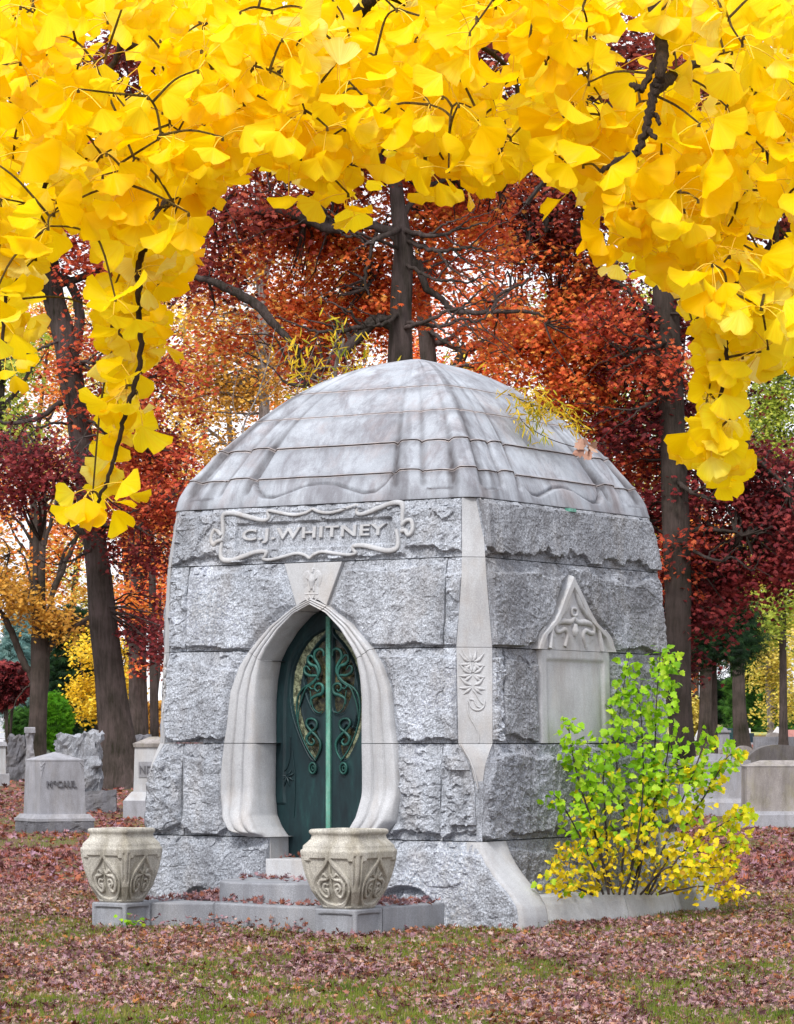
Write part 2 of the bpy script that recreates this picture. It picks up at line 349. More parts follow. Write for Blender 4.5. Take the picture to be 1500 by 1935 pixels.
def side_dist(face, t, z):
    """distance to the carved, smooth parts of a face, and whether a point is cut out of the wall"""
    d = np.full(np.shape(t), 9.); cut = np.zeros(np.shape(t), bool)
    if face == 'F':
        dp = seg_dist(t, z, PORT); ip = inside_port(t, z); dk = seg_dist(t, z, KEYP[:2]); dk = np.minimum(dk, seg_dist(t, z, KEYP[3:])); ik = inside_key(t, z)
        d = np.minimum(np.where(ip, -dp, dp), np.where(ik, -dk, dk)); cut = d < -.03
    if face == 'S':
        dh = seg_dist(t, z, HP); ih = (np.abs(t - NT0) < hoodw(z)) & (z < 3.0); dn = np.where(ih & (z > 2.327), -dh, dh)
        dpn = np.where((z < 2.327) & (z > 1.52), np.abs(t - NT0) - .62, 9.)
        d = np.minimum(np.where(z >= 2.32, dn, 9.), np.where(z < 2.33, dpn, 9.)); cut = (d < -.03) & (z > 1.52)
    return d, cut
def hrock(face, t, z, z0, z1, tl, tr, seed, bulge, rough, top=.11, bot=.075, extra=None):
    """height of quarry-faced stone over the wall plane: plateau with chipped margins and an undercut foot"""
    dt, db = z1 - z, z - z0; dl, dr = t - tl, tr - t
    wob = fbm(t * 3.1, z * 3.1, seed * 1.7, seed, 4)
    topw = top * (1 + .55 * fbm(t * 2.3, t * 0 + 1.3, seed, seed + 3, 4)) ; topw = np.maximum(topw, .035)
    botw = .62 * bot * (1 + 1.05 * fbm(t * 3.7, t * 0 + 5.1, seed, seed + 4, 5, .6)); botw = np.maximum(botw, .022)
    sw = .035 + .03 * fbm(z * 5., z * 0 + 2.2, seed, seed + 7, 3)
    big = facet(t + .1 * wob, z, .34, seed); small = facet(t, z * 1.3, .085, seed + 31); tiny = fbm(t * 55, z * 55, seed, seed + 9, 3, .6)
    mid = fbm(t * 13, z * 13, seed, seed + 12, 4, .6)
    bigs = fbm(t * 2.6, z * 2.6, seed * 3., seed + 40, 3)
    plate = bulge * (1 + .25 * bigs * (1 - rough)) + rough * (.030 * big + .020 * small) + .0034 * mid * (1 + rough * 2.2) + .0046 * tiny
    chip = .22 * bulge + .018 * small + .009 * mid + .40 * bulge * np.clip(dt / topw, 0, 1)
    kt = ss(.92, 1.04, dt / topw); h = chip * (1 - kt) + plate * kt
    kb = ss(.82, 1.02, db / botw); under = .004 + .016 * small + .010 * mid
    h = under * (1 - kb) + h * kb
    ks = ss(0, 1, np.minimum(dl, dr) / np.maximum(sw, .012)); h = h * (.45 + .55 * ks)
    d, cut = side_dist(face, t, z)
    if face in 'FS':
        m = ss(-.01, .075 + .035 * wob, d); h = h * (.12 + .88 * m) + (.01 * small) * (1 - m) * ss(0, .03, d)
    if extra is not None: h = extra(t, z, h, small, mid)
    return h, cut
def block(name, face, z0, z1, tl, tr, seed, bulge=.05, rough=.25, mat='rock', res=.0105, gap=.0042, **kw):
    nz = max(4, int((z1 - z0) / res)); zz = np.linspace(z0 + gap, z1 - gap, nz)
    L = tl(zz) if callable(tl) else np.full(nz, tl); Rr = tr(zz) if callable(tr) else np.full(nz, tr)
    nt_ = max(4, int((Rr - L).max() / res)); u = np.linspace(0, 1, nt_)
    t = (L + gap)[:, None] * (1 - u) + (Rr - gap)[:, None] * u; z = np.repeat(zz[:, None], nt_, 1)
    h, cut = hrock(face, t, z, z0, z1, L[:, None], Rr[:, None], seed, bulge, rough, **kw)
    # skirt rows/cols
    t2 = np.pad(t, 1, 'edge'); z2 = np.pad(z, 1, 'edge'); h2 = np.pad(h, 1, 'edge'); c2 = np.pad(cut, 1, 'edge')
    h2[0] = h2[-1] = -.13; h2[:, 0] = h2[:, -1] = -.13
    P = fpos(face, t2, z2, h2); r, c = t2.shape; idx = np.arange(r * c).reshape(r, c)
    q = np.stack([idx[:-1, :-1], idx[:-1, 1:], idx[1:, 1:], idx[1:, :-1]], -1).reshape(-1, 4)
    ck = (c2[:-1, :-1] & c2[:-1, 1:] & c2[1:, 1:] & c2[1:, :-1]).reshape(-1); q = q[~ck]
    q = q[:, ::-1]
    used = np.zeros(r * c, bool); used[q.ravel()] = True; re = np.cumsum(used) - 1
    return mesh_obj(name, P.reshape(-1, 3)[used], [re[q]], M[mat], mau, smooth=False)
Z = [0, .714, 1.525, 2.327, 3.08, 3.58]
edge = lambda z: A(z) - CH(z)
# --- name course height tweak
PANEL = (-.80, .815, 3.218, 3.432)
def name_extra(t, z, h, small, mid):
    x0, x1, za, zb = PANEL
    dd = np.maximum(np.maximum(x0 - t, t - x1), np.maximum(za - z, z - zb)); m = ss(-.004, .012, dd)
    zone = ss(.13, .19, np.maximum(np.maximum(x0 - t, t - x1), np.maximum(za - z, z - zb) * 1.6))
    inner = .034 + .014 * small + .005 * mid
    h = inner * (1 - zone) + h * zone
    return h * m + .002 * (1 - m)
# front
block('granite_block', 'F', Z[4], Z[5], lambda z: -edge(z), edge, 11, .058, .8, top=.07, bot=.085, extra=name_extra)
for k, (tl, tr, rg) in enumerate([(lambda z: -edge(z), -1.37, 1.), (-1.37, T0, .3), (T0, 1.312, .3), (1.312, edge, 1.)]):
    block('granite_block', 'F', Z[3], Z[4], tl, tr, 21 + k, .060 if rg < 1 else .045, rg, bot=.055)
block('granite_block', 'F', Z[2], Z[3], lambda z: -edge(z), T0, 31, .062, .3, bot=.06)
block('granite_block', 'F', Z[2], Z[3], T0, edge, 32, .062, .3, bot=.07)
for k, (tl, tr, rg) in enumerate([(lambda z: -edge(z), -1.372, 1.), (-1.372, T0, .9), (T0, 1.317, .35), (1.317, edge, 1.)]):
    block('granite_block', 'F', Z[1], Z[2], tl, tr, 41 + k, .07, rg, bot=.09, top=.12)
# foot profile
EZ = [-.3, 0, .1, .18, .28, .36, .44, .52, .6, .714]; EV = [.41, .41, .405, .385, .32, .24, .165, .1, .05, 0.]
foot = lambda z: np.interp(z, EZ, EV)
def base_extra(t, z, h, small, mid):
    hol = 0
    for c0, w0, hh in ((1.12, .2, .21), (.72, .2, .21), (-1.02, .33, .27)):
        y = (z - .06) / hh; x = (t - c0) / w0; rr = x * x + y * y; hol = np.maximum(hol, ss(1.08, .82, rr) * (z > -.4))
    return h * (1 - hol) + (-.03 + .03 * small + .03 * mid) * hol
block('granite_block', 'F', -.12, Z[1], lambda z: -(A(z) + foot(z)), -.455, 51, .06, .3, top=.12, bot=.1, extra=base_extra)
block('granite_block', 'F', -.12, Z[1], .40, lambda z: A(z) + foot(z), 52, .06, .3, top=.11, bot=.1, extra=base_extra)
# side
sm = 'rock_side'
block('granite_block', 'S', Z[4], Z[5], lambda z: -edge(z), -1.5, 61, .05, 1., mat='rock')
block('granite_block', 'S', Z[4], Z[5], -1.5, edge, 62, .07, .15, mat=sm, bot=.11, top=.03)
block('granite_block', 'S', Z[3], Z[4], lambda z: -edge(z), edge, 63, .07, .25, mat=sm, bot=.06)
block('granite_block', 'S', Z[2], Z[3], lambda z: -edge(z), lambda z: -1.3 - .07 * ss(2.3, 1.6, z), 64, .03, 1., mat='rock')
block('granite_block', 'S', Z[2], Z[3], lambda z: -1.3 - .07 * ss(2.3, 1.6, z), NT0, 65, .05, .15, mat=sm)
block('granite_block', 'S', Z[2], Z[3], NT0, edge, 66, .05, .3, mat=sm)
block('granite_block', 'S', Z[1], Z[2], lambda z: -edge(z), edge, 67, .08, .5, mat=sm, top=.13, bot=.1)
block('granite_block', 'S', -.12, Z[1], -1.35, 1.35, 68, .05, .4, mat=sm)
for fc in 'BL':
    for k in range(5):
        block('granite_block', fc, Z[k] if k else -.12, Z[k + 1], (lambda z: -edge(z)) if k else -1.35, edge if k else 1.35, 80 + k + ord(fc), .05, .4, mat=sm, res=.03)
# corner strips (dressed arris) between faces
CORN = {'FS': ('F', -1, 'S', -1), 'FL': ('F', 1, 'L', 1), 'SB': ('S', 1, 'B', 1), 'BL': ('B', -1, 'L', -1)}
# L: t runs -sd2, so its +t end meets the front face
for nm, (fa, sa, fb, sb) in CORN.items():
    for (za, zb) in ((Z[1], Z[2]), (Z[2], Z[3]), (Z[3], Z[4]), (Z[4], Z[5])):
        zz = np.linspace(za + .002, zb - .002, 14); c = CH(zz); u = np.linspace(0, 1, 9)
        hh = np.where(zz > 1.18, .016, .032 + .012 * fbm(zz * 9, 0 * zz, 0, 7, 4))
        a1 = fpos(fa, sa * edge(zz), zz, hh); b1 = fpos(fb, sb * edge(zz), zz, hh)
        P = a1[:, None] * (1 - u)[None, :, None] + b1[:, None] * u[None, :, None]
        aw = fpos(fa, sa * (edge(zz) - .012), zz, hh * 0 - .1); bw = fpos(fb, sb * (edge(zz) - .012), zz, hh * 0 - .1)
        P = np.concatenate([aw[:, None], P, bw[:, None]], 1)
        cap = lambda row: row
        lo = (P[:1] + np.array([CC[0], CC[1], 0])) ; lo = P[:1].copy(); lo[..., :2] = CC + (lo[..., :2] - CC) * .93; hi = P[-1:].copy(); hi[..., :2] = CC + (hi[..., :2] - CC) * .93
        g2 = np.concatenate([lo, P, hi], 0); ks = int((zz < 1.19).sum()) + 1 if za < 1 else 0
        if ks: MB().grid(g2[:ks + 1]).build('corner_arris', M['rock'], mau)
        MB().grid(g2[ks:]).build('corner_strip', M['smooth'], mau, smooth=False)
# corner feet: the dressed, out-curving claw at each corner, extending beyond the side faces
zf = np.concatenate([np.linspace(-.12, .62, 34), [.66, .7, .7115]])
for side, end in (('S', -1), ('S', 1), ('L', 1), ('L', -1)):
    w0 = .40; e = foot(zf) + .03
    t_out = end * (A(zf) + (.035 if True else 0)); t_in = end * (A(zf) - w0)
    cols = [fpos(side, t_out, zf, -.1 + 0 * e), fpos(side, t_out, zf, e - .03), fpos(side, t_out - end * .012, zf, e - .008), fpos(side, t_out - end * .04, zf, e), fpos(side, (t_out + t_in) / 2, zf, e + .004),
            fpos(side, t_in + end * .04, zf, e), fpos(side, t_in + end * .01, zf, e - .008), fpos(side, t_in, zf, e - .03), fpos(side, t_in, zf, -.1 + 0 * e)]
    P = np.stack(cols, 1)
    mb = MB().grid(P); mb.build('corner_foot', M['smooth'], mau, smooth=True)
# core
MB().prism(np.array([CC + FACE['F'][0] * s1 * 1.375 + FACE['S'][0] * s2_ * 1.375 for s1, s2_ in ((1, 1), (1, -1), (-1, -1), (-1, 1))]), -.1, 3.6).build('core', M['rockdark'], mau)
# --- portal
def rs(poly, n):
    poly = np.asarray(poly, float); L = np.r_[0, np.cumsum(np.hypot(*np.diff(poly, axis=0).T))]; u = np.linspace(0, L[-1], n)
    return np.c_[np.interp(u, L, poly[:, 0]), np.interp(u, L, poly[:, 1])]
AD = 1.437
def portal_piece(name, outp, innp, side, n, zlo, grow=True):
    O = rs(outp, n); I = rs(innp, n)       # rows of (z,w)
    nf = 44; u = np.linspace(0, 1, nf)
    cols = []
    prof = .058 - .034 * np.exp(-((u - .33) / .016) ** 2) - .030 * np.exp(-((u - .66) / .016) ** 2) + .018 * np.sin(np.pi * np.clip(u / .33, 0, 1)) * (u < .33) + .012 * np.sin(np.pi * np.clip((u - .33) / .33, 0, 1)) * ((u > .33) & (u < .66)) + .008 * np.sin(np.pi * np.clip((u - .66) / .34, 0, 1)) * (u > .66)
    prof = prof - .045 * ss(.94, 1., u) - .02 * ss(.05, 0, u)
    zr = I[:, :1] * (1 - u) + O[:, :1] * u; wr = I[:, 1:] * (1 - u) + O[:, 1:] * u
    bell = ss(1.15, .76, zr) * .10 * (1 - .9 * ss(.8, 1., u)[None]) * ss(.714, .76, zr * 0 + zr) if grow else 0
    H = prof[None] + bell
    P = fpos('F', T0 + side * wr, zr, H)
    # reveal back to the door plane, with a rounded throat
    rv = []
    for k, v in enumerate(np.linspace(0, 1, 9)):
        a = AD - .01 + (A(I[:, 0]) + .04 - AD) * v
        n_, d_ = FACE['F']; ww = I[:, 1] - .02 * math.sin(math.pi * v) * (1 if k < 9 else 0) + (0.012 if v == 0 else 0)
        tt = T0 + side * np.maximum(ww, 0)
        rv.append(np.stack([CC[0] + n_[0] * a + d_[0] * tt, CC[1] + n_[1] * a + d_[1] * tt, I[:, 0]], -1))
    back = fpos('F', T0 + side * O[:, 1], O[:, 0], -.05)
    P = np.concatenate([np.stack(rv, 1)[:, :-1], P, back[:, None]], 1)
    lo = P[:1].copy(); hi = P[-1:].copy()
    mb = MB().grid(P, flip=(side > 0))
    for row in (P[0], P[-1]):      # close the joint faces
        b = row.copy(); b[:, :2] = CC + (b[:, :2] - CC) * .93
        mb.grid(np.stack([row, b]))
    mb.build(name, M['smooth'], mau, smooth=True).data
def sub(poly, za, zb):
    """rows of poly (descending z) between za and zb"""
    zs = poly[::-1, 0]; ws = poly[::-1, 1]; k = [za] + [z for z in zs if za + .01 < z < zb - .01] + [zb]
    return np.array([(z, np.interp(z, zs, ws)) for z in k])
for side in (1, -1):
    portal_piece('portal_stone', sub(OUT, .7165, 1.522), sub(INN, .7165, 1.522), side, 60, 0)
    portal_piece('portal_stone', sub(OUT, 1.528, 2.322), sub(INN, 1.528, 2.235), side, 50, 0, False)
    portal_piece('portal_stone', sub(OUT, 2.326, 2.695), sub(INN, 2.24, 2.655), side, 34, 0, False)
portal_piece('portal_stone', sub(OUT, 2.698, 2.765), sub(INN, 2.659, 2.71), 1, 10, 0, False)
portal_piece('portal_stone', sub(OUT, 2.698, 2.765), sub(INN, 2.659, 2.71), -1, 10, 0, False)
def plate(name, face, poly, h, mat, parent=None, depth=.06, n=24, bev=.006):
    """a flat dressed slab with the outline poly (t,z)"""
    poly = np.asarray(poly, float); c = poly.mean(0); d = poly - c; L = np.linalg.norm(d, axis=1)[:, None]
    inner = poly - d / L * bev; k = len(poly)
    rings = [fpos(face, poly[:, 0], poly[:, 1], h - depth), fpos(face, poly[:, 0], poly[:, 1], h - bev * .6), fpos(face, inner[:, 0], inner[:, 1], h)]
    mb = MB().grid(np.array(rings), closed=True)
    cen = fpos(face, c[0], c[1], h)[None]; V = np.concatenate([rings[-1], cen]); mb.add(V, [np.array([[i, (i + 1) % k, k] for i in range(k)])])
    return mb.build(name, M[mat], parent or mau)
key = plate('keystone', 'F', [(T0 + .3, 3.074), (T0 + .155, 2.705), (T0 + .09, 2.742), (T0, 2.775), (T0 - .09, 2.742), (T0 - .155, 2.705), (T0 - .3, 3.074)][::-1], .045, 'smooth')
def relief(mb, face, pts, r, h=0., n=22, m=6, flat=.6, smooth=True, taper=None):
    """a raised, rounded band following pts (t,z) on a face; r = half width"""
    P = smooth_path(np.asarray(pts, float), n) if smooth else np.asarray(pts, float); n = len(P)
    T = np.gradient(P, axis=0); T /= np.linalg.norm(T, axis=1)[:, None] + 1e-9; N = np.c_[-T[:, 1], T[:, 0]]
    rr = np.interp(np.linspace(0, 1, n), np.linspace(0, 1, len(r)), r) if np.ndim(r) else np.full(n, float(r))
    a = np.linspace(0, np.pi, m); q = P[:, None] + N[:, None] * (np.cos(a) * rr[:, None])[..., None]
    hh = h + np.sin(a)[None] * rr[:, None] * flat
    q = np.concatenate([q[:, :1], q, q[:, -1:]], 1); hh = np.concatenate([hh[:, :1] - .03, hh, hh[:, -1:] - .03], 1)
    mb.grid(fpos(face, q[..., 0], q[..., 1], hh))
    for e in (0, -1):
        V = fpos(face, q[e, :, 0], q[e, :, 1], hh[e]); mb.add(V, [np.arange(len(V))[None]])
    return mb
def crop(pts, ox, oy, s, face='F', e=0.): return [inv(ox + x / s, oy + y / s, face, e=e) for x, y in pts]
# eagle relief on the keystone
eg = MB(); kc = inv(590, 1103)
ex, ez = T0, 2.92
for sg in (1, -1):
    for j in range(4):
        relief(eg, 'F', [(ex + sg * .02, ez + .04 - .012 * j), (ex + sg * (.055 + .006 * j), ez + .075 - .012 * j), (ex + sg * (.092 - .008 * j), ez + .03), (ex + sg * (.082 - .012 * j), ez - .06 + .006 * j)], [.012, .014, .012, .004], .045, flat=.9)
    relief(eg, 'F', [(ex + sg * .018, ez - .05), (ex + sg * .022, ez - .09)], .011, .045, flat=.9)
    relief(eg, 'F', [(ex + sg * .07, ez - .145), (ex + sg * .03, ez - .175), (ex, ez - .18)], .006, .045)
relief(eg, 'F', [(ex, ez + .06), (ex, ez), (ex, ez - .07)], [.02, .034, .016], .045, flat=.9)
relief(eg, 'F', [(ex, ez + .07), (ex - .006, ez + .098), (ex - .02, ez + .096)], [.014, .014, .006], .045, flat=1.)
relief(eg, 'F', [(ex - .07, ez - .115), (ex + .07, ez - .115)], .007, .045)
relief(eg, 'F', [(ex - .032, ez - .125), (ex, ez - .155), (ex + .032, ez - .125)], .008, .045)
eg.build('eagle_carving', M['smooth'], key, smooth=True)
# name panel frame and lettering
fr = MB()
half = [(97, 265), (100, 190), (98, 110), (120, 78), (180, 76), (260, 95), (340, 118), (400, 125), (425, 105), (415, 72), (430, 58), (500, 72), (600, 88), (680, 75), (735, 45)]
def mir(p, cx=735, k=.062):        # mirror across the panel centre, following its slope
    return [(2 * cx - x, y - (2 * cx - 2 * x) * k) for x, y in p]
low = [(97, 265), (85, 340), (95, 400), (160, 410), (250, 380), (330, 352), (400, 348), (400, 375), (385, 398), (430, 405), (520, 385), (620, 360), (680, 372), (712, 395)]
def mirl(p, cx=712): return [(2 * cx - x, y - (2 * cx - 2 * x) * .062) for x, y in p]
W_ = [.014, .022, .020, .012, .014, .012]
for pts in (half, mir(half), low, mirl(low)):
    relief(fr, 'F', crop(pts, 400, 950, 3.75), W_, .048, n=80, flat=.6)
for pts in ([(95, 235), (60, 195), (40, 200), (22, 260), (40, 300), (60, 280), (105, 262)], [(1370, 160), (1400, 130), (1435, 125), (1448, 165), (1440, 210), (1415, 230), (1395, 200), (1365, 205)]):
    relief(fr, 'F', crop(pts, 400, 950, 3.75), .018, .056, n=30, flat=.8)
fr.build('scroll_frame', M['smooth'], mau, smooth=True)
def letters(name, body, size, mapf, mat, parent, extr=.006, bev=.0025, spacing=1.0, sx=1.0, fit=None):
    cu = bpy.data.curves.new(name, 'FONT'); cu.body = body; cu.size = size; cu.extrude = extr; cu.bevel_depth = bev; cu.bevel_resolution = 1
    cu.space_character = spacing; cu.align_x = 'CENTER'; cu.align_y = 'CENTER'; cu.resolution_u = 4
    o = bpy.data.objects.new(name, cu); COL.objects.link(o); bpy.context.view_layer.update()
    me = o.evaluated_get(bpy.context.evaluated_depsgraph_get()).to_mesh()
    V = np.array([v.co[:] for v in me.vertices]); P = [list(p.vertices) for p in me.polygons]
    o.to_mesh_clear(); bpy.data.objects.remove(o); bpy.data.curves.remove(cu)
    V[:, 0] -= (V[:, 0].min() + V[:, 0].max()) / 2; V[:, 1] -= (V[:, 1].min() + V[:, 1].max()) / 2
    if fit: V[:, 0] *= fit[0] / np.ptp(V[:, 0]); V[:, 1] *= fit[1] / np.ptp(V[:, 1])
    W = mapf(V); by = {}
    for p in P: by.setdefault(len(p), []).append(p)
    return mesh_obj(name, W, [np.array(x) for x in by.values()], mat, parent)
letters('lettering', 'C.J.WHITNEY', .17, lambda V: fpos('F', .01 - V[:, 0], 3.325 + V[:, 1], .010 + V[:, 2]), M['smooth'], mau, .014, .004, 1.12, fit=(1.50, .13))
# --- side niche: pointed hood over a plain tablet
def niche_grid(z0, z1, wf, hf, n, m, mat, name):
    zz = np.linspace(z0, z1, n); u = np.linspace(-1, 1, m); t = NT0 + wf(zz)[:, None] * u; z = np.repeat(zz[:, None], m, 1)
    h = hf(t - NT0, z, wf(zz)[:, None] * (1 - np.abs(u))[None]); P = fpos('S', t, z, h)
    P = np.concatenate([fpos('S', t[:, :1], z[:, :1], -.1), P, fpos('S', t[:, -1:], z[:, -1:], -.1)], 1)
    mb = MB().grid(P, flip=True)
    for row in (P[0], P[-1]):
        b = row.copy(); b[:, :2] = CC + (b[:, :2] - CC) * .94; mb.grid(np.stack([row, b]))
    return mb.build(name, M[mat], mau, smooth=True)
def hood_h(t, z, e):
    w = hoodw(z); d = np.minimum(e, 1.) * .75
    rim = .07 * ss(0, .02, d) * (1 - ss(.075, .10, d)) + .036 * ss(.075, .1, d)
    cur = .006 * facet(t, z, .12, 5); return rim + cur * ss(.1, .14, d)
niche_grid(2.330, 2.999, hoodw, hood_h, 90, 110, 'smooth', 'niche_hood')
def tab_h(t, z, e):
    d = np.minimum(.62 - np.abs(t), 9); m = ss(.115, .135, d)
    top = ss(2.25, 2.236, z); return .035 * (1 - m * top) + .018 * m * top - .02 * ss(.02, 0, d) - .012 * np.exp(-((d - .16) / .006) ** 2)
niche_grid(1.528, 2.326, lambda z: z * 0 + .62, tab_h, 60, 90, 'smooth', 'niche_tablet')
nc = MB()
for sg in (1, -1):
    m_ = lambda p: [(NT0 + sg * a, b) for a, b in p]
    relief(nc, 'S', m_([(0, 2.95), (.06, 2.82), (.14, 2.7), (.28, 2.6), (.4, 2.52), (.46, 2.34)]), [.012, .02, .02, .02], .05, n=40, flat=.9)
    relief(nc, 'S', m_([(0, 2.62), (.06, 2.58), (.2, 2.58), (.31, 2.56), (.33, 2.50), (.27, 2.49), (.18, 2.51), (.14, 2.46), (.19, 2.36)]), [.02, .03, .022, .025, .02], .04, n=40, flat=.8)
    relief(nc, 'S', m_([(0, 2.7), (.04, 2.69), (.045, 2.645), (0, 2.63)]), .012, .05, n=16)
    relief(nc, 'S', m_([(.66, 2.34), (.63, 2.44), (.52, 2.52)]), .014, .05, n=16)
relief(nc, 'S', [(NT0, 2.56), (NT0 - .01, 2.5), (NT0, 2.46)], [.025, .04, .03], .045, flat=.9)
nc.build('niche_carving', M['smooth'], mau, smooth=True)
# --- flower carvings on the corner strips
def strip_pos(nm, u, z, h):
    fa, sa, fb, sb = CORN[nm]; a1 = fpos(fa, sa * edge(z), z, .022); b1 = fpos(fb, sb * edge(z), z, .022)
    d = b1 - a1; nrm = np.stack([d[..., 1], -d[..., 0], 0 * d[..., 0]], -1); nrm /= np.linalg.norm(nrm, axis=-1)[..., None]
    mid = (a1 + b1) / 2; sgn = np.sign(((mid - np.array([CC[0], CC[1], 0])) * nrm).sum(-1))[..., None]; nrm = nrm * sgn
    return mid + d / np.linalg.norm(d, axis=-1)[..., None] * u[..., None] + nrm * h[..., None]
def srelief(mb, nm, pts, r, n=14, m=6, flat=.8):
    P = smooth_path(np.asarray(pts, float), n); T = np.gradient(P, axis=0); T /= np.linalg.norm(T, axis=1)[:, None] + 1e-9; N = np.c_[-T[:, 1], T[:, 0]]
    rr = np.interp(np.linspace(0, 1, n), np.linspace(0, 1, len(r)), r) if np.ndim(r) else np.full(n, float(r)); a = np.linspace(0, np.pi, m)
    q = P[:, None] + N[:, None] * (np.cos(a) * rr[:, None])[..., None]; hh = np.sin(a)[None] * rr[:, None] * flat - .001
    mb.grid(strip_pos(nm, q[..., 0], q[..., 1], hh))
def flower_px(pts): # crop coordinates of the carved flower -> (u, z) on the strip
    return [((x / 7.45 + 850 - 901) * 26 / F, CAMZ - (y / 7.45 + 1210 - HY) / F * 26.0) for x, y in pts]
for nm in ('FS', 'FL'):
    fl = MB(); sx = 1 if nm == 'FS' else -1
    def S_(p, r, n=14): srelief(fl, nm, [(sx * a, b) for a, b in flower_px(p)], r, n)
    for cx_, cy_ in ((350, 320), (350, 480), (350, 650)):
        for dx, dy in ((-190, -140), (-150, -190), (-40, -200), (60, -200), (170, -140), (-200, 20), (180, 40), (-140, 110), (130, 110)):
            if cy_ == 650 and dy < -150: continue
            S_([(cx_ + dx * .15, cy_ + dy * .15), (cx_ + dx * .55, cy_ + dy * .45 + 12), (cx_ + dx, cy_ + dy)], [.007, .015, .003])
    S_([(350, 700), (400, 760), (450, 850), (500, 900)], .008); S_([(290, 850), (330, 950), (420, 985), (500, 940), (520, 850)], .008)
    S_([(300, 830), (360, 840), (400, 920), (450, 945)], .007); S_([(265, 850), (290, 1050), (360, 1180), (415, 1300), (430, 1440)], .007, 24)
    fl.build('flower_carving', M['smooth'], mau, smooth=True)
srl = MB()
p_ = np.array([fpos('F', -edge(z) - .03, z, .03) for z in (1.52, 1.4, 1.3, 1.22, 1.15)]); srl.tube(p_, [.009, .009, .008, .006, .004]); srl.build('flower_stem', M['smooth'], mau, smooth=True)
# small bronze vent plate under the roof
plate('vent_plate', 'S', [(-.09, 3.545), (.03, 3.545), (.03, 3.575), (-.09, 3.575)], .075, 'patina', depth=.05)
# --- jamb stones and threshold inside the doorway
for sg in (1, -1):
    t1 = T0 + sg * .43; t2 = T0 + sg * .50
    P = []
    for z_ in (.36, .7115):
        P.append([fpos('F', t2, z_, .005), fpos('F', t1 + sg * .02, z_, .005), fpos('F', t1, z_, -.02), np.array([*(CC + FACE['F'][0] * 1.42 + FACE['F'][1] * t1), z_])])
    MB().grid(np.array(P)).build('door_jamb', M['smooth'], mau)
# --- door
door = empty('door', (CC[0], CC[1], 0)); door.parent = mau; door.location = (0, 0, 0); ORG[door] = ORG[mau]
def dpos(t, z, h=0.):
    n, d = FACE['F']; t, z, h = np.broadcast_arrays(np.asarray(t, float), z, h); a = AD + h
    return np.stack([CC[0] + n[0] * a + d[0] * t, CC[1] + n[1] * a + d[1] * t, z], -1)
def dcrop(pts): return [inv(500 + x / 3.87, 1140 + y / 3.87, a=AD) for x, y in pts]
def inpoly(t, z, poly):
    ins = np.zeros(t.shape, bool); poly = list(poly)
    for (x0, y0), (x1, y1) in zip(poly, poly[1:] + poly[:1]):
        c = ((y0 > z) != (y1 > z)) & (t < (x1 - x0) * (z - y0) / (y1 - y0 + 1e-12) + x0); ins ^= c
    return ins
OP1 = smooth_path(dcrop([(445, 185), (330, 260), (240, 400), (197, 560), (200, 760), (255, 950), (335, 1120), (372, 1130), (335, 1040), (285, 880), (258, 760), (262, 600), (290, 460), (350, 330), (440, 215)]), 90)
OP2 = smooth_path(dcrop([(443, 250), (443, 500), (443, 750), (425, 795), (400, 805), (360, 780), (315, 680), (292, 560), (300, 460), (345, 370), (400, 290)]), 70)
OP4 = smooth_path(dcrop([(345, 890), (385, 960), (400, 1060), (375, 1130), (345, 1090), (310, 1000), (300, 920)]), 40)
mir_t = lambda P: np.c_[2 * T0 - P[:, 0], P[:, 1]]
def leaf(side):
    zz = np.arange(.535, 2.70, .0085); u = np.linspace(0, 1, 66)
    wi = np.interp(zz, INN[::-1, 0], INN[::-1, 1]) + .035; wi = np.where(zz < .74, .43, wi)
    t = T0 + side * (.0185 + (np.maximum(wi, .03)[:, None] - .0185) * u); z = np.repeat(zz[:, None], len(u), 1); h = np.zeros_like(t)
    tt = t if side > 0 else 2 * T0 - t
    for op in (OP1, OP2, OP4):
        d = seg_dist(tt, z, [tuple(p) for p in op] + [tuple(op[0])]); i = inpoly(tt, z, [tuple(p) for p in op])
        sdist = np.where(i, -d, d); h = h - .035 * ss(.004, -.004, sdist) + .006 * np.exp(-((sdist - .012) / .006) ** 2)
    # frame rail following the outer edge
    ed = wi[:, None] - np.abs(t - T0)
    h = h + .014 * ss(.125, .115, ed) * (z > 1.0) + .014 * ss(.125, .115, ed) * ss(.9, 1.0, z) * 0
    o = MB().grid(dpos(t, z, h), flip=(side < 0)).build('door_leaf', M['bronze'], door, smooth=True)
    for op, gm in ((OP1, 'glass'), (OP2, 'glass_dark'), (OP4, 'glass_dark')):
        q = op if side > 0 else mir_t(op); c0 = q.mean(0); kk = len(q); q2 = np.concatenate([q, [c0]])
        if gm == 'glass':
            h_ = kk // 2; A1, B1 = q[:h_], q[::-1][:h_]; m_ = MB().grid(np.stack([dpos(A1[:, 0], A1[:, 1], -.030), dpos(B1[:, 0], B1[:, 1], -.030)])); m_.build('glass', M[gm], o)
        else: m_ = MB().add(dpos(q2[:, 0], q2[:, 1], -.030), [np.array([(i, (i + 1) % kk, kk) for i in range(kk)])]); m_.build('glass', M[gm], o)
    return o
lf = leaf(1); rf = leaf(-1)
def dtube(mb, pts, r, side=1, h=.016, n=40):
    P = smooth_path(np.array(dcrop(pts)), n); P = P if side > 0 else mir_t(P)
    rr = (np.interp(np.linspace(0, 1, n), np.linspace(0, 1, len(r)), r) if np.ndim(r) else r) * 1.25
    mb.tube(dpos(P[:, 0], P[:, 1], h), rr, 6)
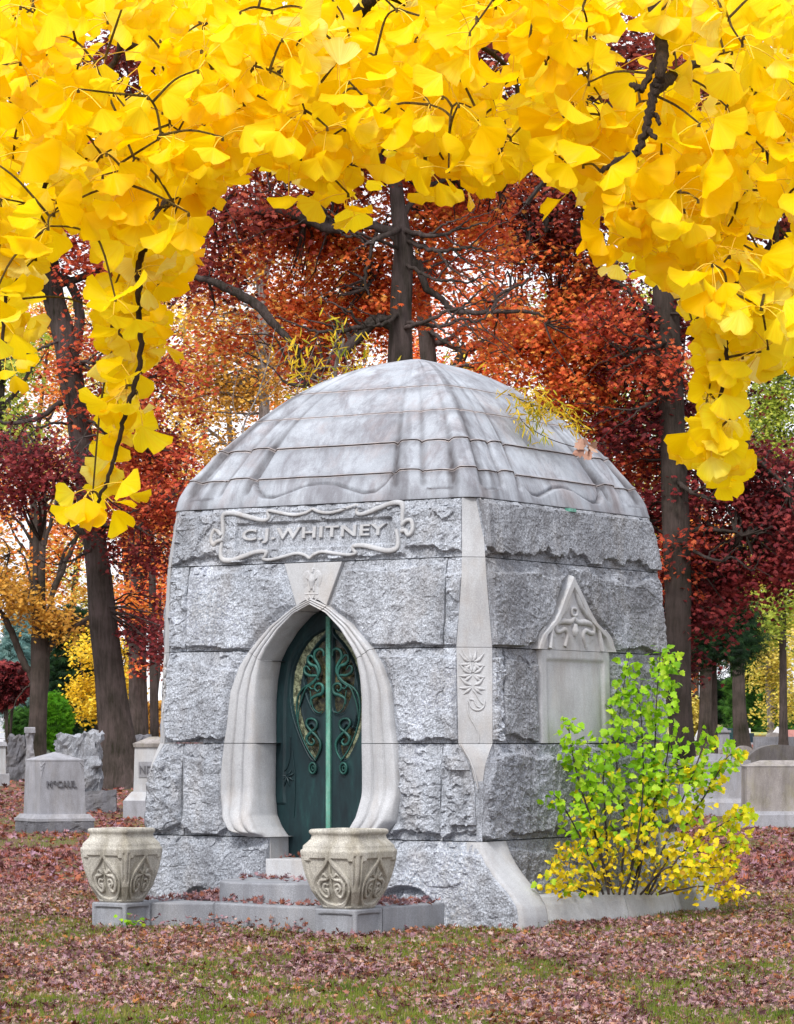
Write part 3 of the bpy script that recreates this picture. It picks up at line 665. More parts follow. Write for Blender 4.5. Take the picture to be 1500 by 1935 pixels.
SCR = [([(380, 1150), (330, 1080), (275, 960), (245, 830), (248, 700), (285, 625), (350, 585), (392, 540), (412, 490), (395, 440), (372, 400), (380, 355), (410, 335), (437, 350), (440, 385)], [.006, .007, .008, .009, .012, .012, .008]),
       ([(330, 610), (375, 570), (400, 520), (385, 465), (350, 450), (325, 425), (328, 390), (350, 385), (368, 410)], [.007, .011, .013, .010, .006]),
       ([(400, 560), (385, 530), (340, 530), (305, 510), (298, 475), (318, 462), (340, 490)], [.007, .011, .012, .008, .005]),
       ([(345, 740), (350, 700), (385, 675), (425, 660), (437, 620), (420, 592), (388, 592), (375, 622), (395, 645), (408, 630)], [.006, .013, .014, .010, .009, .005]),
       ([(380, 1140), (410, 1080), (415, 1020), (385, 970), (335, 920), (312, 880), (325, 848), (360, 845), (388, 868), (385, 910), (345, 945), (315, 985), (328, 1025), (358, 1035), (372, 1010), (355, 990)], [.007, .011, .010, .009, .009, .013, .010, .006]),
       ([(250, 880), (262, 760), (300, 640), (330, 600)], [.005, .007, .006]), ([(330, 600), (350, 625), (372, 620)], .006),
       ([(340, 640), (360, 760), (400, 800), (430, 790)], .005)]
for side in (1, -1):
    mb = MB()
    for pts, r in SCR: dtube(mb, pts, r, side)
    mb.build('scrollwork', M['bronze2'], lf if side > 0 else rf, smooth=True)
    c = dcrop([(360, 1205)])[0]; c = c if side > 0 else (2 * T0 - c[0], c[1]); a = np.linspace(0, 2 * np.pi, 25)
    mb = MB(); mb.tube(dpos(c[0] + .034 * np.cos(a), c[1] + .046 * np.sin(a), .02), .011, 6, False)
    mb.tube(dpos(c[0] + .014 * np.cos(a), c[1] + .02 * np.sin(a), .012), .007, 6, False)
    mb.build('pull_ring', M['bronze2'], lf if side > 0 else rf, smooth=True)
mb = MB(); P = np.array([[(T0 + x, z, h) for x, h in ((-.023, -.01), (-.023, .02), (-.012, .028), (.012, .028), (.023, .02), (.023, -.01))] for z in np.linspace(.54, 2.62, 60)])
mb.grid(dpos(P[..., 0], P[..., 1], P[..., 2]), flip=True); mb.build('meeting_stile', M['patina'], door)
mb = MB()
for pts in ([(190, 980), (185, 1120), (165, 1200), (130, 1240)], [(225, 1240), (222, 1400), (215, 1560)], [(205, 1080), (222, 1240)]): dtube(mb, pts, .005, 1, .004)
for dx, dy in ((-45, -10), (-38, 40), (-15, 75), (25, 70), (50, 30), (55, -20), (35, -45)):
    dtube(mb, [(160, 1265), (160 + dx * .6, 1265 + dy * .5), (160 + dx, 1265 + dy)], [.004, .011, .003], 1, .004, 10)
mb.build('flower_ornament', M['bronze'], lf, smooth=True)
# --- domed roof in five courses
RZ = [3.5815, 3.842, 4.11, 4.39, 4.636, 4.985]
PZ = [3.58, 3.70, 3.842, 4.0, 4.11, 4.30, 4.49, 4.66, 4.80, 4.89, 4.935, 4.965, 4.99]; PA = [1.592, 1.558, 1.49, 1.385, 1.31, 1.155, .98, .785, .575, .39, .26, .14, .012]
PZd = np.linspace(3.58, 4.985, 300); _pp = smooth_path(np.c_[PZ, PA], 300); ra = lambda z: np.interp(z, _pp[:, 0], _pp[:, 1])
def swag(u):
    u = np.abs(u); return np.interp(u, [0, .1, .2, .3, .38, .44, .48, .52], [3.775, 3.76, 3.71, 3.665, 3.675, 3.74, 3.82, 3.92])
for k in range(5):
    n_ = max(16, int((RZ[k + 1] - RZ[k]) / .012)); zz = np.unique(np.concatenate([np.linspace(RZ[k] + .0004, RZ[k + 1] - .0004 * (k < 4), n_), [RZ[k] + .004, RZ[k] + .011, RZ[k + 1] - .004, RZ[k + 1] - .011]])); n_ = len(zz); a = ra(zz)
    nph = 720; ph = np.linspace(0, 2 * np.pi, nph, endpoint=False)
    ex = np.interp(zz, [3.58, 4.1, 4.6, 4.98], [26, 20, 16, 10])[:, None]
    c_, s_ = np.cos(ph), np.sin(ph); rr = (np.abs(c_) ** ex + np.abs(s_) ** ex) ** (-1 / ex)
    u = np.where(np.abs(c_) > np.abs(s_), s_ / (np.abs(c_) + 1e-9), c_ / (np.abs(s_) + 1e-9)); u = np.repeat(u[None], n_, 0); au = np.abs(u); z = np.repeat(zz[:, None], nph, 1)
    fade = np.interp(z, [3.58, 3.62, 3.7, 4.11, 4.13, 4.45, 4.9], [0, .2, 1, 1, .45, .16, .03])
    # folds near the corners
    disp = 0
    for g in (.50, .69, .90):
        disp = disp - .034 * np.exp(-((au - g) / .016) ** 2) * ss(3.67, 3.73, z) + .010 * np.exp(-((au - g - .035) / .03) ** 2)
    disp = disp + .008 * np.cos((au - .5) / .2 * 2 * np.pi) * (au > .5) * -1 
    disp = disp * fade
    ins = ss(-.006, .006, z - swag(u)) * (au < .5) + 0
    us = .70 + .19 * 0; box = ss(-.004, .004, z - (3.665 + .05 * np.abs((au - .795) / .1) ** 4)) * ss(.70, .712, au) * ss(.893, .88, au)
    disp = disp - .030 * np.exp(-((z - swag(u)) / .014) ** 2) * (au < .5) - .03 * (ins * ss(.505, .495, au) + box) * np.interp(z, [3.58, 3.85, 4.1, 4.3], [1, 1, .55, 0])
    disp = disp + .004 * fbm(c_[None] * rr * a[:, None] * 4, s_[None] * rr * a[:, None] * 4, z * 4, 77, 4)
    lip = np.where(k in (1, 2), .012, .003) * ss(RZ[k] + .03, RZ[k] + .004, z) + .0
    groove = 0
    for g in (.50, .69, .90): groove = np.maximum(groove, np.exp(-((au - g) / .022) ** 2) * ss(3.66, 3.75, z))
    swg = np.exp(-((z - swag(u)) / .014) ** 2) * (au < .5) + np.exp(-((z - 3.672) / .014) ** 2) * ss(.70, .72, au) * ss(.89, .87, au)  # crease shade painted along the carved swag lines
    sh = ss(.05, .0, z - RZ[k]) * .35 + ss(.07, 0, RZ[k + 1] - z) * .45 * (k < 4)  # lip shade painted into the colour at each course edge
    GR = np.clip(groove * .9 * np.interp(z, [3.6, 4.6, 4.95], [1, .3, .05]) + swg * 1.0 + sh + .5 * ss(.1, .6, fbm(u * 9, z * .8, k * 0, 55, 4)) * ss(.35, .6, au), 0, 1)  # groove dirt and streaks combined with the painted crease and lip shade
    disp = disp + lip
    sl = np.gradient(a) / (np.gradient(zz) + 1e-9); nx = 1 / np.sqrt(1 + sl ** 2); nz_ = -sl * nx
    rad = rr * a[:, None]; e1, e2 = -FACE['L'][0], FACE['B'][0]
    X = rad * c_; Y = rad * s_; L = np.hypot(X, Y) + 1e-9
    X2 = X + X / L * disp * nx[:, None]; Y2 = Y + Y / L * disp * nx[:, None]; Z2 = z + disp * nz_[:, None]
    P = np.stack([CC[0] + X2 * e1[0] + Y2 * e2[0], CC[1] + X2 * e1[1] + Y2 * e2[1], Z2], -1)
    low_ = P[:1].copy(); low_[..., :2] = CC + (low_[..., :2] - CC) * .9; top_ = P[-1:].copy(); top_[..., :2] = CC + (top_[..., :2] - CC) * .9
    mb = MB().grid(np.concatenate([low_, P, top_], 0), closed=True)
    if k == 4: mb.add(P[-1], [np.arange(nph)[None]])
    ro = mb.build('roof_course', M['roofstone'], mau, smooth=True); at = ro.data.attributes.new('grime_shade', 'FLOAT', 'POINT'); gv = np.zeros(len(ro.data.vertices)); gf = np.concatenate([GR[:1], GR, GR[-1:]]).ravel(); gv[:len(gf)] = gf; at.data.foreach_set('value', gv.astype(np.float32)); mo = np.maximum(ss(RZ[k] + .011, RZ[k] + .004, z) * (k > 0), ss(RZ[k + 1] - .011, RZ[k + 1] - .004, z) * (k < 4)) * (.6 + .4 * vnoise(ph * 30, k, z * 0, 4)); at = ro.data.attributes.new('mortar', 'FLOAT', 'POINT'); gf = np.concatenate([mo[:1], mo, mo[-1:]]).ravel(); gv = np.zeros(len(ro.data.vertices)); gv[:len(gf)] = gf; at.data.foreach_set('value', gv.astype(np.float32))
# ================================================================ GROUND
GY = [0, 60, 90, 150, 250, 400, 900]; GZ = [0, 0, .33, 1.25, 3.3, 5.6, 9.]
def gz(x, y): return np.interp(y, GY, GZ) + .02 * fbm(np.asarray(x) * .35, np.asarray(y) * .35, 0, 3, 3) * ss(15, 20, y) * ss(.2, .6, np.abs(np.hypot(np.asarray(x) - .2, (np.asarray(y) - 28) * .8)) - 2.6)
xs = np.concatenate([np.linspace(-400, -12, 40), np.linspace(-11, 11, 160), np.linspace(12, 400, 40)]); ys = np.concatenate([np.linspace(-30, 14, 20), np.linspace(14.4, 40, 190), np.linspace(41, 160, 120), np.linspace(165, 900, 60)])
GX_, GY_ = np.meshgrid(xs, ys); Gz_ = gz(GX_, GY_); P = np.stack([GX_, GY_, Gz_], -1)
near = MB().grid(P[:331]).build('ground', M['soil'], None, smooth=True); tag(near, kind='structure')
far = MB().grid(P[330:]).build('hill', M['lawn'], None, smooth=True); tag(far, kind='structure')
# ================================================================ STEPS, PEDESTALS, URNS
O0 = CC - sd2 * 1.74
def to(t, o): return O0 - sd2 * o + fd * t
def slab(mb, pts, z0, z1, bev=.012): return mb.prism(np.array([to(*p) for p in pts])[::-1], z0, z1, bevel=bev)
steps = empty('entrance_steps', (*to(0, .6), 0), 'low curved grey granite entrance steps with leaves caught on them, before the bronze door', 'steps')
arc = [(.30, .95), (.22, 1.02), (.05, 1.07), (-.26, 1.14), (-.55, 1.18), (-.76, 1.2), (-1.0, 1.2)]
mb = MB(); slab(mb, [(.29, .95)] + arc[1:] + [(-1.0, .02), (.29, .02)], -.1, .2); mb.build('apron_step', M['step'], steps)
mb = MB(); slab(mb, [(1.12, 1.135), (.785, 1.135), (.62, 1.13), (.294, .94), (.294, .02), (1.12, .02)], -.1, .19); mb.build('apron_step', M['step'], steps)
mb = MB(); slab(mb, [(-1.005, .02), (-1.005, .94), (-1.40, .94), (-1.42, .02)][::-1][::-1], -.1, .203); mb.build('apron_step', M['step'], steps)
a = np.linspace(0, np.pi, 40); e_ = 2 / 2.5
pts = [(T0 + .63 * np.sign(math.cos(x)) * abs(math.cos(x)) ** e_, .01 + .84 * abs(math.sin(x)) ** e_) for x in a]
mb = MB(); slab(mb, pts, .19, .365, .014); mb.build('curved_step', M['step'], steps)
mb = MB(); slab(mb, [(T0 + .428, -.33), (T0 - .428, -.33), (T0 - .428, .04), (T0 + .428, .04)][::-1], .355, .53, .01); mb.build('threshold', M['smooth'], steps)
yawF = math.atan2(-fd[1], -fd[0])      # direction of -fd
def local_grid(c, zc, n=None): pass
def pedestal(t0, t1, o0, o1, z0, z1, label):
    c = to((t0 + t1) / 2, (o0 + o1) / 2); p = empty('pedestal', (*c, z0), label, 'pedestal', 'stone pedestals at the entrance')
    w_ = (t1 - t0) / 2; n = 60; hh = z1 - z0
    ph = np.linspace(0, 2 * np.pi, 4 * n, endpoint=False) + 1e-4; cs, sn = np.cos(ph), np.sin(ph); ex = 22
    r = (np.abs(cs) ** ex + np.abs(sn) ** ex) ** (-1 / ex); u = np.where(np.abs(cs) > np.abs(sn), sn / np.abs(cs), cs / np.abs(sn))
    zz = np.concatenate([[0], np.linspace(.002, hh - .012, 26), [hh - .004, hh]]); U, ZZ = np.meshgrid(u, zz)
    rec = ss(.86, .83, np.abs(U)) * ss(hh - .035, hh - .045, ZZ + .02 * np.abs(U) ** 8) * (ZZ > 0)
    top = np.where(ZZ > hh - .011, -(ZZ - (hh - .012)) * .8, 0); rad = (w_ - .018 * rec + top) * r[None]
    X = rad * cs; Y = rad * sn; P = np.stack([c[0] + X * -fd[0] + Y * sd2[0], c[1] + X * -fd[1] + Y * sd2[1], z0 + ZZ], -1)
    m = MB().grid(P, closed=True); m.add(P[-1], [np.arange(4 * n)[None]]); m.build('pedestal_block', M['step'], p)
    return c
cR = pedestal(-1.41, -1.01, .95, 1.35, -.03, .205, 'larger square granite pedestal with panelled sides, under the right urn')
cL = pedestal(.79, 1.15, 1.14, 1.50, -.06, .20, 'smaller square granite pedestal with panelled sides, under the left urn')
def urn(c, z0, sxy, sz, label, yaw=0.):
    r_ = empty('garden_urn', (*c, z0), label, 'urn', 'carved stone urns at the entrance')
    prof = np.array([(0, .172), (.012, .182), (.055, .202), (.14, .247), (.266, .28), (.38, .298), (.455, .303), (.470, .300), (.478, .287), (.500, .284), (.506, .282), (.53, .258), (.56, .233), (.588, .226), (.598, .236), (.612, .243), (.626, .241), (.636, .232)])
    zz = np.unique(np.concatenate([np.linspace(0, .455, 90), prof[:, 0]])); a_ = np.interp(zz, prof[:, 0], prof[:, 1])
    n = 480; ph = np.linspace(0, 2 * np.pi, n, endpoint=False) + 1e-4; cs, sn = np.cos(ph), np.sin(ph)
    ex = np.interp(zz, [0, .2, .46, .6], [4., 5.5, 9, 14])[:, None]; r = (np.abs(cs) ** ex + np.abs(sn) ** ex) ** (-1 / ex)
    u = np.where(np.abs(cs) > np.abs(sn), sn / np.abs(cs), cs / np.abs(sn)); U, ZZ = np.meshgrid(np.abs(u), zz); V = ZZ / .455
    tear = smooth_path([(0, .93), (.12, .80), (.36, .66), (.60, .50), (.68, .34), (.60, .18), (.38, .07), (0, .03)], 40)
    dT = seg_dist(U, V, [tuple(p) for p in tear]); body = (V < .985)
    inT = inpoly(U, V, [(0, .93)] + [tuple(p) for p in tear] + [(0, .03)])
    frame = ss(.80, .78, U) * ss(.90, .885, V + .05 * ss(.6, .66, U)) * ss(.04, .06, V)
    h = -.020 * frame; h = np.where(inT, -.021, h); band = ss(.055, .035, dT) ; h = h * (1 - band) + .002 * band
    slot = ss(.045, .03, np.abs(U - .885)) * ss(.95, .93, V) * ss(.35, .45, V); h = h - .010 * slot
    h = h * body; a2 = (a_[:, None] + h) * r
    def place(X, Y, Zv):
        X, Y = X * sxy, Y * sxy
        return np.stack([c[0] + X * -fd[0] + Y * sd2[0], c[1] + X * -fd[1] + Y * sd2[1], z0 + Zv * sz], -1)
    P = place(a2 * cs, a2 * sn, ZZ)
    m = MB().grid(P, closed=True)
    inner = []
    for z_, a_i in ((.638, .222), (.63, .212), (.6, .205), (.585, .20)):
        rr = (np.abs(cs) ** 14 + np.abs(sn) ** 14) ** (-1 / 14) * a_i; inner.append(place(rr * cs, rr * sn, np.full(n, z_)))
    m.grid(np.concatenate([P[-1:], np.array(inner)]), closed=True); body_o = m.build('urn_body', M['urn'], r_, smooth=True)
    V2 = np.concatenate([inner[-1], inner[-1].mean(0)[None]]); MB().add(V2, [np.array([[i, (i + 1) % n, n] for i in range(n)])]).build('soil', M['soil'], r_)
    # fleur carving on each face
    for f_ in range(4):
        m = MB(); an = f_ * math.pi / 2
        def S(pts, rr, nn=22):
            Q = smooth_path(pts, nn); rad = np.interp(Q[:, 1] * .455, prof[:, 0], prof[:, 1]) - .014
            uu = Q[:, 0]; e2 = np.interp(Q[:, 1] * .455, [0, .2, .46], [4., 5.5, 9]); q = (1 + np.abs(uu) ** e2) ** (-1 / e2)
            X, Y = rad * q, rad * uu * q; x2, y2 = X * math.cos(an) - Y * math.sin(an), X * math.sin(an) + Y * math.cos(an)
            m.tube(place(x2, y2, Q[:, 1] * .455), np.interp(np.linspace(0, 1, nn), np.linspace(0, 1, len(rr)), rr), 6)
        for s_ in (1, -1):
            S([(0, .63), (s_ * .1, .56), (s_ * .22, .62), (s_ * .30, .58)], [.014, .012, .010, .005])
            S([(s_ * .02, .57), (s_ * .18, .52), (s_ * .40, .50), (s_ * .50, .36), (s_ * .38, .22), (s_ * .2, .24), (s_ * .17, .34), (s_ * .28, .36)], [.010, .014, .016, .014, .014, .014, .012, .008])
            S([(s_ * .12, .42), (s_ * .26, .44), (s_ * .34, .36), (s_ * .26, .30)], [.008, .012, .012, .006])
            S([(s_ * .28, .5), (s_ * .5, .44), (s_ * .56, .5)], [.008, .009, .004])
        S([(0, .74), (0, .66), (0, .55)], [.006, .014, .008]); S([(0, .55), (0, .42), (0, .3)], [.01, .006, .004])
        m.build('fleur_carving', M['urn'], r_, smooth=True)
urn(cR, .205, 1.0, 1.0, 'larger carved pale stone urn on the right pedestal, in front of the bronze door')
urn(cL, .20, .87, .97, 'smaller carved stone urn on the left pedestal, at the left corner of the mausoleum')
# planter curb
curb = empty('planter_curb', (2.05, 27.2, 0), 'low curved pale granite curb round the yellow bush', 'curb')
cp = smooth_path([(1.17, 26.28), (1.62, 26.74), (2.05, 27.18), (2.42, 27.9), (2.70, 28.8), (2.85, 29.7)], 61)
for i0, i1 in ((0, 22), (22, 38), (38, 60)):
    q = cp[i0:i1 + 1].copy(); T = np.gradient(cp, axis=0)[i0:i1 + 1]; T /= np.linalg.norm(T, axis=1)[:, None]; N = np.c_[T[:, 1], -T[:, 0]]
    q[0] += T[0] * .003; q[-1] -= T[-1] * .003
    sec = [(.05, -.1), (.04, .02), (.0, .16), (-.03, .225), (-.05, .24), (-.17, .245), (-.185, .235), (-.19, -.1)]
    P = np.stack([np.c_[q + N * a_, np.full(len(q), z_)] for a_, z_ in sec], 1)
    m = MB().grid(P); m.add(P[0], [np.arange(len(sec))[None]]); m.add(P[-1], [np.arange(len(sec))[None]]); m.build('curb_stone', M['smooth'], curb)
pp = MB(); pp.prism(rect(2.98, 29.95, .09, .09, .6), -.05, .30, bevel=.01); pp.prism(rect(2.98, 29.95, .13, .13, .6), -.05, .05, bevel=.01)
tag(pp.build('marker_post', M['grave'], None), 'short grey stone marker post at the right end of the planter curb', 'post')
# ================================================================ GRAVES
def rough_prism(name, mat, parent, x, y, w_, d_, z0, z1, yaw, seed, amp=.03, taper=1., topamp=None):
    """quarry-faced block"""
    n = 26; mb = MB(); ca, sa = math.cos(yaw), math.sin(yaw)
    def put(X, Y, Zv):
        ins = 1.0
        dx = amp * (facet(X * 1 + seed, Zv + Y, .3, seed) * .9 + .5 * fbm(X * 7 + seed, Zv * 7, Y * 7, seed, 4))
        cx_, cy_ = X, Y; L = np.sqrt((X / w_ * 2) ** 2 + (Y / d_ * 2) ** 2) + .3
        X2 = X + dx * X / w_ * 2; Y2 = Y + dx * Y / d_ * 2; tf = 1 + (taper - 1) * (Zv - z0) / (z1 - z0)
        Z2 = Zv + (topamp or amp) * fbm(X * 4 + seed, Y * 4, 0, seed + 2, 4) * ss(.6, 1, (Zv - z0) / (z1 - z0))
        return np.stack([x + (X2 * ca - Y2 * sa) * tf, y + (X2 * sa + Y2 * ca) * tf, Z2], -1)
    u = np.linspace(-1, 1, n); loop = np.concatenate([np.c_[u * w_ / 2, np.full(n, -d_ / 2)], np.c_[np.full(n, w_ / 2), u * d_ / 2][1:], np.c_[-u * w_ / 2, np.full(n, d_ / 2)][1:], np.c_[np.full(n, -w_ / 2), -u * d_ / 2][1:-1]])
    zz = np.linspace(z0, z1, 18); P = put(np.repeat(loop[None, :, 0], 18, 0), np.repeat(loop[None, :, 1], 18, 0), np.repeat(zz[:, None], len(loop), 1))
    mb.grid(P, closed=True); k = np.linspace(1, 0.0, 8)
    P2 = put(loop[None, :, 0] * k[:, None], loop[None, :, 1] * k[:, None], np.full((8, len(loop)), z1)); mb.grid(P2, closed=True)
    return mb.build(name, M[mat], parent)
def stone_at(px, base_y, z=None):
    """ground point under a pixel"""
    dd = np.arange(15, 400, .05); yy = HY + F * (CAMZ - np.interp(dd, GY, GZ)) / dd; k = np.argmax(yy <= base_y); d = float(dd[k])
    return (px - CX) / F * d, d
def wpx(px, d): return px / F * d
graves = []
# the large family stone on the left
x, y = stone_at(103, 1572); Lx = wpx(1, y); yw = R(28)
g = empty('gravestone', (x, y, 0), 'grey tapered gravestone with a pyramid top and the raised letters McCAUL', 'gravestone'); gw = .86
mb = MB(); rough_prism('rough_base', 'rockdark', g, x, y, 1.02, .95, -.05, .19, yw, 3, .012)
mb = MB(); mb.prism(rect(x, y, 1.04, .97, yw), .185, .235, bevel=.008); mb.prism(rect(x, y, 1.0, .93, yw), .2345, .30, tp=.90); mb.build('plinth', M['grave'], g)
mb = MB(); mb.prism(rect(x, y, .80, .74, yw), .299, 1.17, tp=.93); mb.build('shaft', M['grave'], g)
mb = MB(); mb.prism(rect(x, y, .755, .70, yw), 1.1695, 1.19, tp=1.0); mb.prism(rect(x, y, .755, .70, yw), 1.1895, 1.315, tp=.02); mb.build('cap', M['grave'], g)
ca, sa = math.cos(yw), math.sin(yw)
def mapL(V, w0=.37, zc=.83, off=0.):
    X = off + V[:, 0]; Y = -w0 + (V[:, 1] + zc - .3) * .026 - V[:, 2]; return np.stack([x + X * ca - Y * sa, y + X * sa + Y * ca, zc + V[:, 1]], -1)
letters('lettering', 'M\u1d9cCAUL' if False else 'M  CAUL', .15, lambda V: mapL(V, .370, .79, -.02), M['rockdark'], g, .02, .004, 1.05, fit=(.52, .115))
letters('lettering', 'C', .07, lambda V: mapL(V + np.array([-.125, .028, 0]), .370, .79, -.02), M['rockdark'], g, .02, .003)
mb = MB()
for cx_, cy_ in ((.375, -.35), (-.375, -.35), (.375, .35)):
    for k in range(4):
        for s1 in (1, -1):
            pts = [(cx_ * (1 - .0) + (-.004 * 0), cy_), ]
            zt = 1.15 - .03 * k; ax_ = s1 > 0
            q = [(cx_ - (np.sign(cx_) * (.01 + .018 * (3 - k)) if ax_ else 0), cy_ - (0 if ax_ else np.sign(cy_) * (.01 + .018 * (3 - k))), zt - .05 * k * .6), (cx_, cy_, zt - .07 - .03 * k)]
            W = np.array([(x + X * ca * .99 - Y * sa * .99, y + X * sa * .99 + Y * ca * .99, zv) for X, Y, zv in q]); mb.tube(smooth_path(W, 5), .014, 5)
mb.build('leaf_carving', M['grave'], g, smooth=True)
# rough boulder monument behind it
x, y = stone_at(150, 1533); g = empty('gravestone', (x, y, 0), 'bulky rough-hewn grey boulder gravestone behind the tapered pyramid-topped one', 'gravestone')
rough_prism('rough_base', 'rockdark', g, x + .12, y, wpx(115, y), .8, -.05, .46, .1, 5, .03); rough_prism('boulder', 'rock_side', g, x, y, wpx(84, y), .6, .45, 1.56, .1, 8, .10, .95, .12)
# pillared rustic stone, far left
x, y = stone_at(45, 1476); g = empty('gravestone', (x, y, gz(x, y)), 'rustic dark rockwork gravestone with a carved stone stump, left of the forked tree', 'gravestone'); b0 = float(gz(x, y))
rough_prism('rockwork', 'rockdark', g, x - .1, y, wpx(44, y), .8, b0 - .05, b0 + 1.2, .1, 12, .10); rough_prism('stump', 'grave', g, x + wpx(14, y), y - .35, wpx(14, y), .3, b0 - .05, b0 + 1.35, .2, 14, .04)
MB().prism(rect(x + wpx(14, y), y - .35, wpx(19, y), .36, .2), b0 + 1.34, b0 + 1.5, bevel=.03).build('stump_cap', M['grave'], g)
x, y = stone_at(3, 1484); b0 = float(gz(x, y)); g = empty('gravestone', (x, y, b0), 'tall pale gravestone cut by the left edge of the photo', 'gravestone')
MB().prism(rect(x, y, wpx(30, y), .5, .1), b0 - .05, b0 + .32, bevel=.02).build('plinth', M['grave'], g); MB().prism(rect(x, y, wpx(16, y), .4, .1), b0 + .319, b0 + 1.05, tp=.95).build('shaft', M['smooth'], g); MB().prism(rect(x, y, wpx(22, y), .5, .1), b0 + 1.049, b0 + 1.16, tp=.8).build('cap', M['grave'], g)
# mossy capped stone beside the mausoleum
x, y = stone_at(292, 1545); g = empty('gravestone', (x, y, 0), 'pale gravestone with a mossy cap and stepped base, at the mausoleum left wall', 'gravestone')
w0 = wpx(78, y)
mb = MB(); mb.prism(rect(x, y, wpx(116, y), .8, .05), -.05, .34, bevel=.012); mb.build('base', M['grave'], g); MB().prism(rect(x, y, wpx(114, y), .78, .05), .3395, .50, tp=.75).build('plinth', M['smooth'], g)
MB().prism(rect(x, y, w0, .5, .05), .4995, 1.36, tp=.94).build('shaft', M['smooth'], g)
mb = MB(); mb.prism(rect(x, y, w0 * .99, .54, .05), 1.3595, 1.43, tp=1.05); mb.prism(rect(x, y, w0 * 1.04, .56, .05), 1.4295, 1.56, tp=.2); mb.build('cap', M['grave_warm'], g)
mb = MB(); mb.prism(rect(x, y - .245, w0 * .72, .03, .05), .78, 1.08, bevel=.004); mb.build('name_panel', M['grave'], g)
letters('lettering', 'NDE', .2, lambda V: np.stack([x - w0 * .12 + V[:, 0], y - .275 - V[:, 2] + 0 * V[:, 0], .93 + V[:, 1]], -1), M['rockdark'], g, .012, .002, 1.1, fit=(w0 * .42, .15))
x, y = stone_at(262, 1470); b0 = float(gz(x, y)); rough_prism('gravestone', 'rockdark', None, x, y, wpx(40, y), .5, b0 - .1, b0 + 1.22, .1, 21, .08)
tag(bpy.data.objects['gravestone.005'] if 'gravestone.005' in bpy.data.objects else bpy.context.scene.objects[-1], 'small rough dark gravestone half hidden behind the mossy capped one', 'gravestone')
# right-hand stones
def slabstone(px0, px1, base, rows, label, mat='grave', dep=.7, yaw=.02, name='gravestone', arch=0, cat='gravestone', group=None):
    """rows: (name, width factor, y_top px, mat, shape)"""
    x, y = stone_at((px0 + px1) / 2, base); b0 = float(gz(x, y)); g = empty(name, (x, y, b0), label, cat, group); W = wpx(px1 - px0, y); zprev = b0 - .06
    for nm, wf, yt, mt, tp in rows:
        zt = CAMZ - (yt - HY) / F * (y - dep / 2 * wf); mb = MB()
        if tp == 'arch':
            n = 25; a = np.linspace(0, np.pi, n); hh = zt - zprev
            sec = np.c_[np.cos(a) * W * wf / 2, np.sin(a) * hh]; ca, sa = math.cos(yaw), math.sin(yaw)
            rings = [np.stack([x + sec[:, 0] * ca - Y * sa, y + sec[:, 0] * sa + Y * ca, zprev + sec[:, 1]], -1) for Y in (-dep * wf / 2, dep * wf / 2)]
            mb.grid(np.array(rings)); mb.add(rings[0], [np.arange(n)[None]]); mb.add(rings[1][::-1], [np.arange(n)[None]])
        elif tp == 'gable':
            ca, sa = math.cos(yaw), math.sin(yaw); sec = np.array([(-.5, 0), (.5, 0), (.5, .45), (0, 1), (-.5, .45)]) * [W * wf, zt - zprev]
            rings = [np.stack([x + sec[:, 0] * ca - Y * sa, y + sec[:, 0] * sa + Y * ca, zprev + sec[:, 1]], -1) for Y in (-dep * wf / 2, dep * wf / 2)]
            mb.grid(np.array(rings), closed=True); mb.add(rings[0], [np.arange(5)[None]]); mb.add(rings[1][::-1], [np.arange(5)[None]])
        else: mb.prism(rect(x, y, W * wf, dep * wf, yaw), zprev, zt, tp=tp if tp else None, bevel=.012 if not tp else 0)
        mb.build(nm, M[mt], g); zprev = zt - .0005
    return g
slabstone(1272, 1426, 1541, [('base', 1, 1516, 'grave', None), ('plinth', .97, 1509, 'grave', .92), ('shaft', .80, 1446, 'grave', .99), ('cap', .84, 1437, 'grave', None), ('cap_crown', .5, 1424, 'grave', 'arch')], 'wide pale gravestone with a small domed cap, left of the big stained one', dep=.9)
slabstone(1388, 1560, 1562, [('base', 1, 1539, 'grave', None), ('plinth', .95, 1533, 'grave', .95), ('shaft', .80, 1448, 'grave_warm', .995), ('cap', .82, 1437, 'grave_warm', .5)], 'big stained grey gravestone with a low hipped top, at the right edge', dep=.9)
slabstone(1398, 1540, 1500, [('shaft', 1, 1440, 'grave_warm', None), ('crown', .86, 1407, 'grave_warm', 'arch')], 'round-topped mossy gravestone behind the big stained one', dep=.9)
slabstone(1385, 1424, 1470, [('tablet', .95, 1425, 'grave_warm', None), ('crown', .95, 1409, 'grave_warm', 'arch')], 'small pinkish round-topped gravestone behind the wide pale one', dep=.5)
slabstone(1343, 1384, 1428, [('base', 1, 1415, 'grave_warm', None), ('shaft', .72, 1384, 'grave', .85), ('cap', .78, 1380, 'grave', None), ('crown', .5, 1374, 'grave', 'arch')], 'small pedestal gravestone with a round finial, between two dark trunks', dep=.8)
M['polished'] = flat('polished_dark_granite', '#1f3a3c', .25); M['polished2'] = flat('polished_black_granite', '#22303a', .25); M['redgran'] = flat('pink_granite', '#b5807a', .6); M['white'] = flat('white_marble', '#c8c8cc', .6)
slabstone(1366, 1392, 1408, [('base', 1, 1399, 'grave', None), ('tablet', .9, 1376, 'polished', None)], 'dark green polished gravestone beside the second trunk', dep=.5)
slabstone(1404, 1424, 1409, [('base', 1, 1403, 'grave', None), ('tablet', .95, 1385, 'polished2', None)], 'black polished gravestone right of the second trunk', dep=.5)
slabstone(1409, 1420, 1400, [('base', 1, 1390, 'white', None), ('shaft', .6, 1376, 'white', .8)], 'small white gravestone behind the black polished one', dep=.5)
slabstone(1458, 1480, 1408, [('base', 1, 1398, 'white', None), ('tablet', .9, 1373, 'white', 'gable')], 'white gabled gravestone in the far row', dep=.5)
